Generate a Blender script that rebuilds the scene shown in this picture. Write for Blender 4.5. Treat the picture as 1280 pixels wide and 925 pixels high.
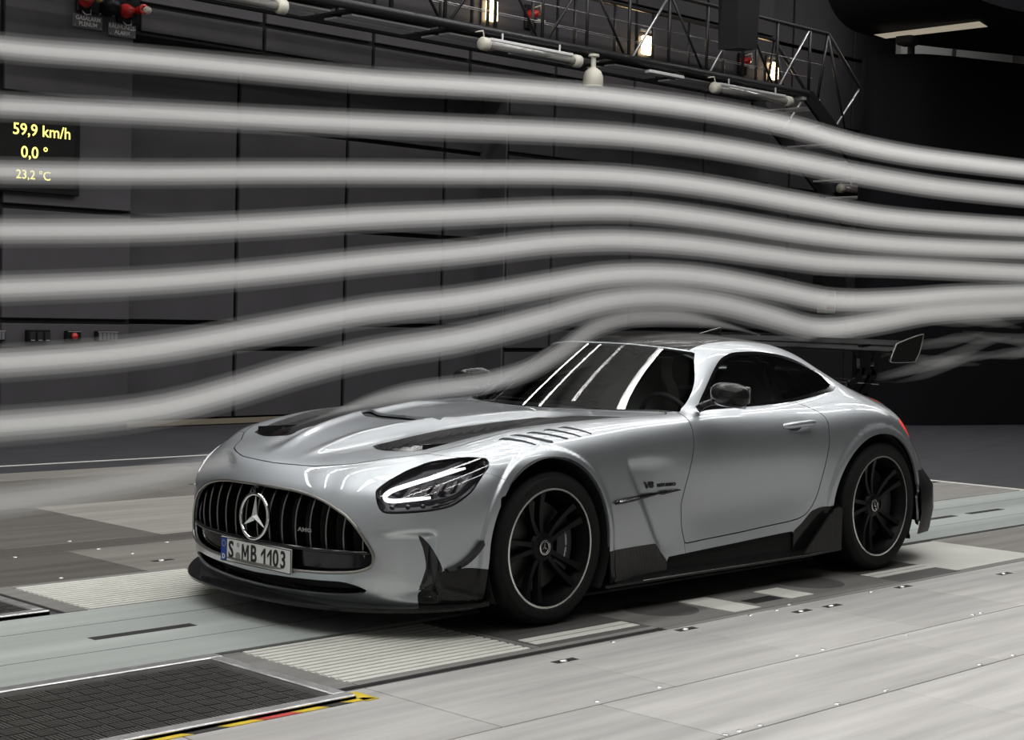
import bpy, math, random
import numpy as np
from mathutils import Vector, Matrix
random.seed(7); rng = np.random.default_rng(7)
for _o in list(bpy.data.objects): bpy.data.objects.remove(_o)
SC = bpy.context.scene
COL = SC.collection
PI = math.pi

# ------------------------------------------------------------------ camera, world, light, exposure
cam = bpy.data.cameras.new('camera'); cam_o = bpy.data.objects.new('camera', cam); COL.objects.link(cam_o)
cam.sensor_fit = 'HORIZONTAL'; cam.sensor_width = 36.0; cam.lens = 36.0 * 2018.389 / 1280.0
cam.clip_start = .05; cam.clip_end = 200
_y, _p, _r = .7811, -.0372, .025
_f = Vector((math.cos(_y)*math.cos(_p), math.sin(_y)*math.cos(_p), math.sin(_p)))
_rt = Vector((math.sin(_y), -math.cos(_y), 0)); _u = _rt.cross(_f)
_r2 = _rt*math.cos(_r) + _u*math.sin(_r); _u2 = _u*math.cos(_r) - _rt*math.sin(_r)
_m = Matrix((_r2, _u2, -_f)).transposed().to_4x4(); _m.translation = Vector((-5.2035, -5.8326, 1.3994))
cam_o.matrix_world = _m
SC.camera = cam_o
W = bpy.data.worlds.new('world'); SC.world = W; W.use_nodes = True
W.node_tree.nodes['Background'].inputs[0].default_value = (.55, .6, .65, 1)
W.node_tree.nodes['Background'].inputs[1].default_value = .02
SC.view_settings.view_transform = 'Standard'; SC.view_settings.look = 'None'
SC.view_settings.exposure = 0.0; SC.view_settings.gamma = 1.0; SC.view_settings.use_curve_mapping = False
SC.cycles.use_denoising = True
SC.cycles.volume_bounces = 4; SC.cycles.max_bounces = 10; SC.cycles.transparent_max_bounces = 32
SC.cycles.caustics_reflective = False; SC.cycles.caustics_refractive = False
SC.cycles.sample_clamp_indirect = 6.0

# ------------------------------------------------------------------ helpers
def empty(name, loc=(0, 0, 0), parent=None):
    o = bpy.data.objects.new(name, None); COL.objects.link(o); o.location = loc; o.parent = parent
    o.empty_display_size = .1
    return o
def tag(o, label=None, cat=None, group=None, kind=None):
    if label: o['label'] = label
    if cat: o['category'] = cat
    if group: o['group'] = group
    if kind: o['kind'] = kind
    return o
def mesh_data(name, V, F, mat=None, smooth=True, N=None):
    me = bpy.data.meshes.new(name)
    V = np.asarray(V, float)
    me.from_pydata(V.tolist(), [], [list(map(int, f)) for f in F])
    if mat is not None: me.materials.append(mat)
    me.polygons.foreach_set('use_smooth', [smooth] * len(me.polygons))
    me.update()
    if N is not None: me.normals_split_custom_set_from_vertices([tuple(n) for n in N])
    return me
def obj(name, V, F, mat=None, parent=None, smooth=True, N=None, loc=None, sharp=None):
    me = mesh_data(name, V, F, mat, smooth, N)
    if sharp is not None: me.set_sharp_from_angle(angle=math.radians(sharp))
    o = bpy.data.objects.new(name, me); COL.objects.link(o); o.parent = parent
    if loc is not None: o.location = loc
    return o
class MB:
    def __init__(s): s.V = []; s.F = []
    def add(s, V, F):
        k = len(s.V); s.V += [tuple(v) for v in V]; s.F += [tuple(i + k for i in f) for f in F]; return s
    def box(s, a, b, bev=0):
        x0, y0, z0 = a; x1, y1, z1 = b
        if bev <= 0:
            V = [(x0,y0,z0),(x1,y0,z0),(x1,y1,z0),(x0,y1,z0),(x0,y0,z1),(x1,y0,z1),(x1,y1,z1),(x0,y1,z1)]
            return s.add(V, [(0,3,2,1),(4,5,6,7),(0,1,5,4),(1,2,6,5),(2,3,7,6),(3,0,4,7)])
        c = bev                                  # chamfered box: 24 corners
        V = []; idx = {}
        for ix, X in enumerate((x0, x1)):
            for iy, Y in enumerate((y0, y1)):
                for iz, Z in enumerate((z0, z1)):
                    sx, sy, sz = (1 - 2*ix)*c, (1 - 2*iy)*c, (1 - 2*iz)*c
                    for ax, p in enumerate(((X, Y+sy, Z+sz), (X+sx, Y, Z+sz), (X+sx, Y+sy, Z))):
                        idx[(ix, iy, iz, ax)] = len(V); V.append(p)
        F = []
        q = idx
        for ix in (0, 1):
            f = [q[(ix,0,0,0)], q[(ix,1,0,0)], q[(ix,1,1,0)], q[(ix,0,1,0)]]; F.append(f if ix else f[::-1])
        for iy in (0, 1):
            f = [q[(0,iy,0,1)], q[(0,iy,1,1)], q[(1,iy,1,1)], q[(1,iy,0,1)]]; F.append(f if iy else f[::-1])
        for iz in (0, 1):
            f = [q[(0,0,iz,2)], q[(1,0,iz,2)], q[(1,1,iz,2)], q[(0,1,iz,2)]]; F.append(f if iz else f[::-1])
        cen = np.array([(x0+x1)/2, (y0+y1)/2, (z0+z1)/2]); VA = np.array(V)
        def orient(f):
            p = VA[list(f)]; n = np.cross(p[1]-p[0], p[2]-p[0])
            return f if n @ (p.mean(0) - cen) > 0 else f[::-1]
        for ix in (0, 1):
            for iy in (0, 1): F.append(orient([q[(ix,iy,0,0)], q[(ix,iy,1,0)], q[(ix,iy,1,1)], q[(ix,iy,0,1)]]))
            for iz in (0, 1): F.append(orient([q[(ix,0,iz,0)], q[(ix,1,iz,0)], q[(ix,1,iz,2)], q[(ix,0,iz,2)]]))
        for iy in (0, 1):
            for iz in (0, 1): F.append(orient([q[(0,iy,iz,1)], q[(1,iy,iz,1)], q[(1,iy,iz,2)], q[(0,iy,iz,2)]]))
        for ix in (0, 1):
            for iy in (0, 1):
                for iz in (0, 1): F.append(orient([q[(ix,iy,iz,0)], q[(ix,iy,iz,1)], q[(ix,iy,iz,2)]]))
        return s.add(V, F)
    def tube(s, P, r, n=10, cap=True, closed=False):
        P = np.asarray(P, float); m = len(P); r = np.broadcast_to(np.asarray(r, float), (m,))
        T = np.gradient(P, axis=0) if not closed else np.roll(P, -1, 0) - np.roll(P, 1, 0)
        T /= np.linalg.norm(T, axis=1, keepdims=True) + 1e-12
        a = np.array([0, 0, 1.]) if abs(T[0][2]) < .9 else np.array([1., 0, 0])
        b = np.cross(T[0], a); b /= np.linalg.norm(b)
        V = []
        for i in range(m):
            b = b - T[i] * (b @ T[i]); b /= np.linalg.norm(b) + 1e-12; c = np.cross(T[i], b)
            for k in range(n):
                t = 2*PI*k/n; V.append(P[i] + r[i]*(b*math.cos(t) + c*math.sin(t)))
        F = []
        for i in range(m if closed else m - 1):
            j = (i + 1) % m
            for k in range(n): F.append((i*n+k, i*n+(k+1)%n, j*n+(k+1)%n, j*n+k))
        if cap and not closed: F.append(tuple(range(n))[::-1]); F.append(tuple((m-1)*n+k for k in range(n)))
        return s.add(V, F)
    def lathe(s, prof, n=32, axis='z', c=(0, 0, 0), a0=0, a1=2*PI, close=True):
        full = abs(a1 - a0 - 2*PI) < 1e-6; m = n if full else n + 1
        V = []
        for k in range(m):
            t = a0 + (a1 - a0)*k/n
            for r, h in prof:
                x, y = r*math.cos(t), r*math.sin(t)
                p = {'z': (x, y, h), 'y': (x, h, y), 'x': (h, x, y)}[axis]
                V.append((p[0]+c[0], p[1]+c[1], p[2]+c[2]))
        q = len(prof); F = []
        for k in range(n):
            a, b = k*q, ((k+1) % m)*q
            for i in range(q - 1):
                f = (a+i, b+i, b+i+1, a+i+1)
                F.append(f if axis != 'y' else f[::-1])
        return s.add(V, F)
    def prism(s, poly, d, fn):                   # fn(u,v,w)->xyz ; extrude from w=0 to w=d
        n = len(poly)
        V = [fn(u, v, 0) for u, v in poly] + [fn(u, v, d) for u, v in poly]
        F = [tuple(range(n))[::-1], tuple(range(n, 2*n))] + [(i, (i+1) % n, (i+1) % n + n, i+n) for i in range(n)]
        return s.add(V, F)
    def build(s, name, mat, parent=None, smooth=False, sharp=None, loc=None):
        return obj(name, s.V, s.F, mat, parent, smooth, None, loc, sharp)
def fixn(o):                                     # consistent outward normals
    import bmesh
    bm = bmesh.new(); bm.from_mesh(o.data); bmesh.ops.recalc_face_normals(bm, faces=bm.faces); bm.to_mesh(o.data); bm.free(); return o
def copy_tree(o, parent=None):
    c = o.copy(); COL.objects.link(c); c.parent = parent
    for ch in [x for x in bpy.data.objects if x.parent == o]: copy_tree(ch, c)
    return c
def text(name, s, size, mat, parent, mtx, extrude=.001, bold=0.0, align='CENTER', sx=1.0, space=1.0):
    cu = bpy.data.curves.new(name, 'FONT'); cu.body = s; cu.size = size; cu.extrude = extrude; cu.offset = bold
    cu.align_x = align; cu.align_y = 'CENTER'; cu.space_character = space; cu.resolution_u = 3
    t = bpy.data.objects.new(name + '_tmp', cu); COL.objects.link(t)
    dg = bpy.context.evaluated_depsgraph_get(); me = bpy.data.meshes.new_from_object(t.evaluated_get(dg))
    bpy.data.objects.remove(t)
    me.transform(Matrix.Diagonal((sx, 1, 1, 1))); me.transform(mtx); me.materials.clear(); me.materials.append(mat)
    o = bpy.data.objects.new(name, me); COL.objects.link(o); o.parent = parent
    return o
def frame(origin, xdir, ydir):
    x = Vector(xdir).normalized(); z = x.cross(Vector(ydir)).normalized(); y = z.cross(x)
    m = Matrix((x, y, z)).transposed().to_4x4(); m.translation = Vector(origin); return m

# ------------------------------------------------------------------ materials
def pm(name, col, rough=.5, metal=0., coat=0., coat_rough=.03, spec=.5, emit=None, estr=0., bump=0., bscale=40., var=0., vscale=3., stretch=None, trans=0.):
    m = bpy.data.materials.new(name); m.use_nodes = True; nt = m.node_tree; b = nt.nodes['Principled BSDF']
    b.inputs['Base Color'].default_value = (*col, 1); b.inputs['Roughness'].default_value = rough
    b.inputs['Metallic'].default_value = metal; b.inputs['Specular IOR Level'].default_value = spec
    b.inputs['Coat Weight'].default_value = coat; b.inputs['Coat Roughness'].default_value = coat_rough
    b.inputs['Transmission Weight'].default_value = trans
    if emit: b.inputs['Emission Color'].default_value = (*emit, 1); b.inputs['Emission Strength'].default_value = estr
    if bump or var:
        tc = nt.nodes.new('ShaderNodeTexCoord'); mp = nt.nodes.new('ShaderNodeMapping')
        nt.links.new(tc.outputs['Object'], mp.inputs[0])
        if stretch: mp.inputs['Scale'].default_value = stretch
    if var:
        n = nt.nodes.new('ShaderNodeTexNoise'); n.inputs['Scale'].default_value = vscale; n.inputs['Detail'].default_value = 6
        nt.links.new(mp.outputs[0], n.inputs['Vector'])
        r = nt.nodes.new('ShaderNodeMapRange'); r.inputs['From Min'].default_value = .3; r.inputs['From Max'].default_value = .7
        r.inputs['To Min'].default_value = 1 - var; r.inputs['To Max'].default_value = 1 + var
        nt.links.new(n.outputs['Fac'], r.inputs['Value'])
        mx = nt.nodes.new('ShaderNodeVectorMath'); mx.operation = 'SCALE'; mx.inputs[0].default_value = col
        nt.links.new(r.outputs[0], mx.inputs['Scale']); nt.links.new(mx.outputs[0], b.inputs['Base Color'])
    if bump:
        n2 = nt.nodes.new('ShaderNodeTexNoise'); n2.inputs['Scale'].default_value = bscale; n2.inputs['Detail'].default_value = 4
        nt.links.new(tc.outputs['Object'], n2.inputs['Vector'])
        bp_ = nt.nodes.new('ShaderNodeBump'); bp_.inputs['Strength'].default_value = bump; bp_.inputs['Distance'].default_value = .01
        nt.links.new(n2.outputs['Fac'], bp_.inputs['Height']); nt.links.new(bp_.outputs[0], b.inputs['Normal'])
    return m
def glass_mat(name, tint, refl=1.0, ior=1.5):
    m = bpy.data.materials.new(name); m.use_nodes = True; nt = m.node_tree; nt.nodes.remove(nt.nodes['Principled BSDF'])
    out = nt.nodes['Material Output']
    t = nt.nodes.new('ShaderNodeBsdfTransparent'); t.inputs[0].default_value = (*tint, 1)
    g = nt.nodes.new('ShaderNodeBsdfGlossy'); g.inputs['Roughness'].default_value = .01; g.inputs[0].default_value = (refl, refl, refl, 1)
    fr = nt.nodes.new('ShaderNodeFresnel'); fr.inputs[0].default_value = ior
    mx = nt.nodes.new('ShaderNodeMixShader')
    nt.links.new(fr.outputs[0], mx.inputs[0]); nt.links.new(t.outputs[0], mx.inputs[1]); nt.links.new(g.outputs[0], mx.inputs[2])
    nt.links.new(mx.outputs[0], out.inputs['Surface'])
    return m
def carbon_mat(name, base=.009, scale=260.):
    m = pm(name, (base,)*3, .16, 0, .1, .05, spec=.2); nt = m.node_tree; b = nt.nodes['Principled BSDF']
    tc = nt.nodes.new('ShaderNodeTexCoord'); mp = nt.nodes.new('ShaderNodeMapping'); mp.inputs['Rotation'].default_value = (.6, .5, .78)
    ck = nt.nodes.new('ShaderNodeTexChecker'); ck.inputs['Scale'].default_value = scale
    ck.inputs['Color1'].default_value = (base*.5,)*3 + (1,); ck.inputs['Color2'].default_value = (base*2.2,)*3 + (1,)
    nt.links.new(tc.outputs['Object'], mp.inputs[0]); nt.links.new(mp.outputs[0], ck.inputs['Vector']); nt.links.new(ck.outputs[0], b.inputs['Base Color'])
    return m
M = {}
M['paint'] = pm('silver_paint', (.49, .52, .55), .40, .92, .9, .02)
M['carbon'] = carbon_mat('carbon_fibre')
M['gloss_black'] = pm('gloss_black', (.005, .005, .006), .12, 0, .2, spec=.4)
M['satin_black'] = pm('satin_black', (.010, .010, .011), .35, spec=.15)
M['wing_black'] = pm('wing_black', (.008, .008, .0085), .5, spec=.03)
M['matt_black'] = pm('matt_black', (.006, .006, .006), .8)
M['rubber'] = pm('tyre_rubber', (.008, .008, .0083), .7, spec=.25, bump=.15, bscale=90)
M['rim'] = pm('black_rim', (.004, .004, .0044), .4, .0, .0, spec=.2)
M['rim_ring'] = pm('machined_rim_edge', (.80, .80, .77), .25, .9)
M['chrome'] = pm('chrome', (.78, .78, .78), .12, 1)
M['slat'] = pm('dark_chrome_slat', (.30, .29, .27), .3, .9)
M['white'] = pm('plate_white', (.72, .72, .70), .4)
M['ink'] = pm('black_ink', (.008, .008, .008), .5)
M['eu_blue'] = pm('eu_blue', (.01, .05, .32), .4)
M['seal_grey'] = pm('seal_grey', (.28, .28, .27), .4, .4)
M['glass'] = glass_mat('window_glass', (.66, .70, .69), 1, 1.6)
M['dark_glass'] = glass_mat('privacy_glass', (.03, .03, .03), 1, 1.5)
M['lens'] = glass_mat('headlight_lens', (.80, .80, .82), 1, 1.4)
M['red_lens'] = pm('red_lens', (.45, .01, .015), .15, 0, .6, emit=(1, .05, .03), estr=.6)
M['drl'] = pm('daytime_light', (.9, .9, .95), .4, emit=(1, .97, 1), estr=2.2)
M['lamp_dark'] = pm('headlight_dark', (.010, .009, .012), .25, .2, .4)
M['lamp_chrome'] = pm('lamp_reflector', (.16, .155, .15), .3, 1)
M['leather'] = pm('black_leather', (.022, .022, .022), .5, bump=.1, bscale=150)
M['seat_grey'] = pm('grey_seat_cloth', (.36, .37, .34), .7, bump=.1, bscale=120)
M['trim_grey'] = pm('grey_cabin_trim', (.05, .05, .05), .7)
M['disc'] = pm('brake_disc', (.05, .05, .05), .4, .6)
M['caliper'] = pm('brake_caliper', (.03, .03, .032), .35, .4)
M['lettering'] = pm('white_lettering', (.75, .75, .75), .5)
LAMP_ROWS = (-4.4, -2.5, -.6, 1.3, 3.2, 5.1, 6.8); LAMP_X = (-5.0, -.6, 3.8, 8.2, 12.6, 17.0); LAMP_LEN = 3.9; LAMP_POWER = 58.
# ------------------------------------------------------------------ car body surface (numpy)
def makima(t, P, s):
    t = np.asarray(t, float); P = np.asarray(P, float); s = np.asarray(s, float)
    n = len(t); sh = P.shape[1:]
    P2 = P.reshape(n, -1)
    d = np.diff(P2, axis=0) / np.diff(t)[:, None]
    d0 = 2 * d[0] - d[1]; d00 = 2 * d0 - d[0]
    dn = 2 * d[-1] - d[-2]; dnn = 2 * dn - d[-1]
    D = np.vstack([d00, d0, d, dn, dnn])
    w1 = np.abs(D[3:] - D[2:-1]) + np.abs(D[3:] + D[2:-1]) / 2
    w2 = np.abs(D[1:-2] - D[:-3]) + np.abs(D[1:-2] + D[:-3]) / 2
    den = w1 + w2
    m = np.where(den > 1e-12, (w1 * D[1:-2] + w2 * D[2:-1]) / np.where(den > 1e-12, den, 1), 0)
    i = np.clip(np.searchsorted(t, s, side='right') - 1, 0, n - 2)
    h = (t[i + 1] - t[i])[:, None]; q = ((s - t[i])[:, None]) / h
    q2, q3 = q * q, q * q * q
    r = (2*q3 - 3*q2 + 1) * P2[i] + (q3 - 2*q2 + q) * h * m[i] + (-2*q3 + 3*q2) * P2[i + 1] + (q3 - q2) * h * m[i + 1]
    return r.reshape((len(s),) + sh)

def control_net():
    M = [(-.925,0),(-.918,.18),(-.895,.36),(-.852,.52),(-.785,.66),(-.71,.77),(-.625,.855),(-.55,.91),(-.48,.945),(-.42,.96),(-.36,.967)]
    B = [(-.83,0,.688),(-.822,.18,.690),(-.797,.36,.694),(-.75,.50,.70),(-.665,.618,.712),(-.57,.718,.727),(-.495,.796,.732),(-.44,.858,.722),(-.40,.905,.698),(-.375,.94,.66),(-.35,.96,.60)]
    rows = []
    for dx, t, b in ((.045,0,0),(.0,.16,0),(-.012,.42,0),(-.006,.66,.0),(.008,.82,.12),(.012,.92,.5)):
        rows.append([(M[j][0]*(1-b)+B[j][0]*b+dx*(1-.5*j/10), M[j][1]*(1-b)+B[j][1]*b - (.012 if t==0 else 0), .135+(B[j][2]-.135)*t) for j in range(11)])
    rows.append(B)
    R = rows.append
    R([(-.62,0,.757),(-.62,.18,.757),(-.60,.36,.757),(-.57,.50,.757),(-.52,.62,.766),(-.45,.73,.782),(-.39,.815,.78),(-.34,.88,.758),(-.31,.923,.716),(-.29,.948,.665),(-.28,.963,.60)])
    R([(-.32,0,.828),(-.32,.18,.828),(-.31,.36,.822),(-.29,.50,.818),(-.27,.62,.822),(-.25,.73,.828),(-.22,.825,.81),(-.2,.895,.772),(-.19,.938,.712),(-.185,.955,.65),(-.18,.965,.58)])
    R([(0,0,.872),(0,.18,.872),(0,.36,.866),(0,.50,.862),(0,.62,.864),(0,.73,.864),(0,.83,.842),(0,.91,.793),(0,.953,.722),(0,.966,.64),(0,.968,.55)])
    R([(.35,0,.90),(.35,.18,.90),(.35,.36,.896),(.35,.5,.890),(.35,.62,.889),(.35,.73,.884),(.35,.82,.862),(.35,.89,.812),(.35,.937,.71),(.35,.957,.45),(.35,.957,.15)])
    R([(.66,0,.907),(.67,.18,.908),(.68,.36,.907),(.69,.5,.902),(.70,.62,.90),(.7,.73,.894),(.7,.81,.876),(.7,.872,.82),(.7,.913,.70),(.7,.918,.42),(.7,.915,.15)])
    R([(.76,0,.903),(.78,.18,.904),(.83,.36,.906),(.92,.52,.906),(1.02,.64,.906),(1.08,.738,.904),(1.03,.81,.884),(1.02,.868,.825),(1.02,.908,.70),(1.02,.900,.42),(1.02,.905,.15)])
    R([(.80,0,.925),(.82,.18,.925),(.87,.36,.927),(.965,.52,.932),(1.10,.66,.945),(1.19,.752,.912),(1.18,.815,.885),(1.17,.868,.825),(1.17,.908,.70),(1.17,.896,.42),(1.17,.905,.15)])
    R([(1.05,0,1.088),(1.065,.18,1.086),(1.11,.35,1.078),(1.20,.50,1.062),(1.335,.655,1.045),(1.36,.772,.912),(1.36,.822,.886),(1.36,.872,.822),(1.36,.91,.70),(1.36,.896,.42),(1.36,.905,.15)])
    R([(1.31,0,1.232),(1.32,.18,1.230),(1.36,.34,1.220),(1.43,.47,1.202),(1.55,.60,1.165),(1.56,.77,.916),(1.56,.825,.888),(1.56,.88,.82),(1.56,.918,.70),(1.56,.90,.42),(1.56,.908,.15)])
    R([(1.55,0,1.280),(1.56,.18,1.278),(1.58,.34,1.268),(1.63,.47,1.248),(1.72,.588,1.198),(1.74,.768,.921),(1.75,.825,.892),(1.75,.888,.82),(1.75,.925,.70),(1.75,.908,.42),(1.75,.912,.15)])
    R([(1.85,0,1.300),(1.86,.18,1.297),(1.87,.34,1.286),(1.9,.465,1.264),(1.95,.577,1.205),(1.95,.762,.931),(1.95,.825,.90),(1.95,.90,.825),(1.95,.945,.70),(1.95,.928,.42),(1.95,.92,.15)])
    R([(2.15,0,1.288),(2.16,.18,1.285),(2.17,.33,1.272),(2.19,.455,1.250),(2.22,.58,1.182),(2.2,.745,.948),(2.2,.828,.914),(2.2,.922,.84),(2.2,.972,.70),(2.2,.962,.42),(2.2,.94,.16)])
    R([(2.42,0,1.246),(2.43,.17,1.243),(2.44,.31,1.232),(2.45,.44,1.210),(2.47,.585,1.125),(2.45,.715,.985),(2.45,.832,.936),(2.45,.942,.862),(2.45,.994,.72),(2.45,.992,.5),(2.45,.985,.3)])
    R([(2.7,0,1.176),(2.7,.17,1.173),(2.7,.30,1.158),(2.69,.43,1.130),(2.68,.585,1.065),(2.66,.70,1.002),(2.66,.832,.945),(2.66,.95,.872),(2.66,1.002,.74),(2.66,1.0,.6),(2.66,1.0,.5)])
    R([(3.0,0,1.083),(3.0,.17,1.077),(2.98,.30,1.056),(2.96,.42,1.022),(2.93,.575,.972),(2.92,.70,.941),(2.90,.82,.905),(2.89,.93,.838),(2.88,.985,.73),(2.87,.995,.6),(2.87,.995,.5)])
    R([(3.3,0,.987),(3.3,.17,.982),(3.27,.32,.967),(3.23,.46,.944),(3.17,.60,.905),(3.11,.71,.872),(3.06,.81,.828),(3.03,.89,.765),(3.02,.95,.66),(3.02,.975,.55),(3.02,.98,.45)])
    R([(3.49,0,.932),(3.485,.2,.925),(3.45,.36,.908),(3.39,.51,.882),(3.30,.64,.84),(3.225,.735,.79),(3.16,.815,.73),(3.115,.875,.66),(3.085,.925,.575),(3.07,.953,.48),(3.06,.963,.38)])
    R([(3.55,0,.80),(3.54,.2,.79),(3.5,.38,.775),(3.44,.54,.745),(3.37,.68,.70),(3.305,.78,.655),(3.235,.855,.60),(3.175,.905,.54),(3.115,.927,.46),(3.09,.948,.38),(3.08,.96,.30)])
    R([(3.585,0,.55),(3.575,.2,.55),(3.54,.4,.54),(3.48,.57,.52),(3.42,.715,.49),(3.35,.81,.46),(3.275,.88,.43),(3.205,.92,.39),(3.135,.933,.34),(3.1,.95,.29),(3.09,.96,.24)])
    R([(3.54,0,.27),(3.53,.2,.27),(3.49,.4,.27),(3.43,.57,.265),(3.36,.70,.26),(3.29,.79,.255),(3.22,.862,.25),(3.165,.905,.245),(3.12,.933,.235),(3.095,.95,.225),(3.085,.96,.21)])
    return np.array(rows)

def sstep(a, b, x):
    t = np.clip((x - a) / (b - a), 0, 1); return t * t * (3 - 2 * t)

ARCHF = (-.02, .35, .388, .402, .12); ARCHR = (2.60, .36, .412, .405, .04)
def arch_sdf(x, z, A):
    cx, cz, rx, rz, fl = A
    dz = np.maximum(z - cz, 0) / rz
    wid = rx + np.maximum(cz - z, 0) * fl
    return (np.hypot((x - cx) / wid, dz) - 1) * .395

def body_grid(du=.013, dv=.013, smooth=14):
    N = control_net()                       # rows, 11, 3
    full = np.concatenate([N[:, :0:-1] * np.array([1, -1, 1]), N], axis=1)   # 21 columns, left (-y) first
    cu = np.linalg.norm(np.diff(full, axis=0), axis=2).mean(1); tu = np.r_[0, np.cumsum(cu)]
    cv = np.linalg.norm(np.diff(full, axis=1), axis=2).mean(0); tv = np.r_[0, np.cumsum(cv)]
    nu = int(tu[-1] / du); nv = int(tv[-1] / dv) // 2 * 2 + 1
    su = np.linspace(0, tu[-1], nu); sv = np.linspace(0, tv[-1], nv)
    G = makima(tu, full, su)                # nu,21,3
    G = makima(tv, G.transpose(1, 0, 2), sv).transpose(1, 0, 2)
    iu = np.interp(su, tu, np.arange(len(tu))); jv = np.interp(sv, tv, np.arange(21) - 10.)
    for _ in range(smooth):
        H = G.copy()
        H[1:-1] += .25 * (G[2:] + G[:-2] - 2 * G[1:-1])
        K = H.copy()
        K[:, 1:-1] += .25 * (H[:, 2:] + H[:, :-2] - 2 * H[:, 1:-1])
        G = K
    G = .5 * (G + G[:, ::-1] * np.array([1, -1, 1]))
    # sculpted details
    x, y, z = G[..., 0], G[..., 1], G[..., 2]
    ay = np.abs(y); up = (np.abs(jv)[None, :] < 5.6) & (iu[:, None] < 13.4) & (iu[:, None] > 5)
    t = np.clip((x + .80) / 1.2, 0, 1.0)
    ridge = .10 + .30 * t                                   # power dome creases fanning back from the nose
    w = sstep(-.80, -.45, x) * (1 - sstep(.35, .70, x))
    dz = .021 * np.exp(-((ay - ridge) / .045) ** 2) * w
    dz += .017 * sstep(.06, -.06, ay - ridge) * w * (1 - sstep(-.1, .05, x) * 1.2).clip(0, 1)
    dz += -.010 * np.exp(-((ay - ridge - .10) / .06) ** 2) * w
    G[..., 2] += np.where(up, dz, 0)
    # wheel arch lips
    side = np.abs(jv)[None, :] > 5.2
    for A, amp in ((ARCHF, .011), (ARCHR, .012)):
        d = arch_sdf(x, z, A)
        bump = amp * sstep(.046, .034, d) * np.where(z > .16, 1, 0)
        G[..., 1] += np.where(side, np.sign(y) * bump, 0)
    # hollow behind the front wheel (side outlet)
    xl = np.interp(z, [.28, .30, .50, .62, .70, .76], [.80, .775, .65, .565, .525, .56])
    d = sstep(-.012, .022, x - xl) * (1 - sstep(.66, 1.0, x)) * (1 - sstep(.66, .73, z)) * sstep(.2, .3, z)
    G[..., 1] -= np.where(side, np.sign(y) * .015 * d, 0)
    # bumper side intake: scooped panel ending in the air curtain fin
    av = np.abs(jv)[None, :]; uu = iu[:, None]
    d = np.clip((av - 3.9)/1.85, 0, 1)**1.2 * (1 - sstep(5.85, 6.35, av)) * sstep(2.48, 2.39, uu) * sstep(.2, .6, uu)
    H = G.copy(); nn_ = grid_normals(G)
    G -= nn_ * (.036 * d)[..., None]
    # door pull-in: soft crease low on the door
    d = np.exp(-((z - .42 - .05 * (x - 1)) / .11) ** 2) * sstep(.95, 1.15, x) * (1 - sstep(1.9, 2.15, x))
    G[..., 1] -= np.where(side, np.sign(y) * .006 * d, 0)
    return G, iu, jv

def grid_normals(G):
    a = np.gradient(G, axis=0); b = np.gradient(G, axis=1)
    n = np.cross(a, b); n /= np.linalg.norm(n, axis=2, keepdims=True) + 1e-12
    return n

class Sheet:                                # triangle sheet with per-vertex normal and (u,v)
    def __init__(s, V, N, Q, T): s.V, s.N, s.Q, s.T = V, N, Q, T
    def split(s, d):
        d = np.where(np.abs(d) < 1e-7, 1e-7, d)
        neg = d[s.T] < 0; cnt = neg.sum(1)
        A = np.hstack([s.V, s.N, s.Q])
        tin = [s.T[cnt == 3]]; tout = [s.T[cnt == 0]]
        mixed = s.T[(cnt == 1) | (cnt == 2)]
        if len(mixed):
            mn = d[mixed] < 0; c = mn.sum(1)
            lone = np.where(c == 1, mn.argmax(1), (~mn).argmax(1))
            r = np.arange(len(mixed))
            a = mixed[r, lone]; b = mixed[r, (lone + 1) % 3]; e = mixed[r, (lone + 2) % 3]
            E1 = np.sort(np.stack([a, b], 1), 1); E2 = np.sort(np.stack([a, e], 1), 1)
            E, inv = np.unique(np.vstack([E1, E2]), axis=0, return_inverse=True); inv = inv.ravel()
            t = d[E[:, 0]] / (d[E[:, 0]] - d[E[:, 1]])
            A = np.vstack([A, A[E[:, 0]] * (1 - t)[:, None] + A[E[:, 1]] * t[:, None]])
            k = len(s.V); p = k + inv[:len(mixed)]; q = k + inv[len(mixed):]
            tri = np.stack([a, p, q], 1); qu = np.vstack([np.stack([p, b, e], 1), np.stack([p, e, q], 1)])
            l = c == 1; l2 = np.r_[l, l]
            tin += [tri[l], qu[~l2]]; tout += [tri[~l], qu[l2]]
        def mk(ts):
            T = np.vstack(ts)
            if not len(T): return Sheet(np.zeros((0, 3)), np.zeros((0, 3)), np.zeros((0, 2)), np.zeros((0, 3), int))
            u, iv = np.unique(T, return_inverse=True)
            X = A[u]; n = X[:, 3:6]; n = n / (np.linalg.norm(n, axis=1, keepdims=True) + 1e-12)
            return Sheet(X[:, :3], n, X[:, 6:8], iv.reshape(T.shape))
        return mk(tin), mk(tout)
    def cut(s, fn, gap=.0022):              # (inside, outside) with a shut line between them
        d = fn(s); i, _ = s.split(d + gap)
        _, o = s.split(d - gap)
        return i, o
    def keep(s, fn): return s.split(fn(s))[0]
    def drop(s, fn): return s.split(fn(s))[1]

def poly_sdf(P, X, Y):
    P = np.asarray(P, float); d = np.full(X.shape, 1e9); ins = np.zeros(X.shape, bool)
    n = len(P)
    for i in range(n):
        a, b = P[i], P[(i + 1) % n]
        ex, ey = b - a; wx, wy = X - a[0], Y - a[1]
        t = np.clip((wx * ex + wy * ey) / (ex * ex + ey * ey + 1e-15), 0, 1)
        d = np.minimum(d, (wx - ex * t) ** 2 + (wy - ey * t) ** 2)
        c = ((a[1] <= Y) & (Y < b[1])) | ((b[1] <= Y) & (Y < a[1]))
        if abs(ey) > 1e-12:
            xi = a[0] + (Y - a[1]) / ey * ex
            ins ^= c & (X < xi)
    return np.where(ins, -1, 1) * np.sqrt(d)

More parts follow.
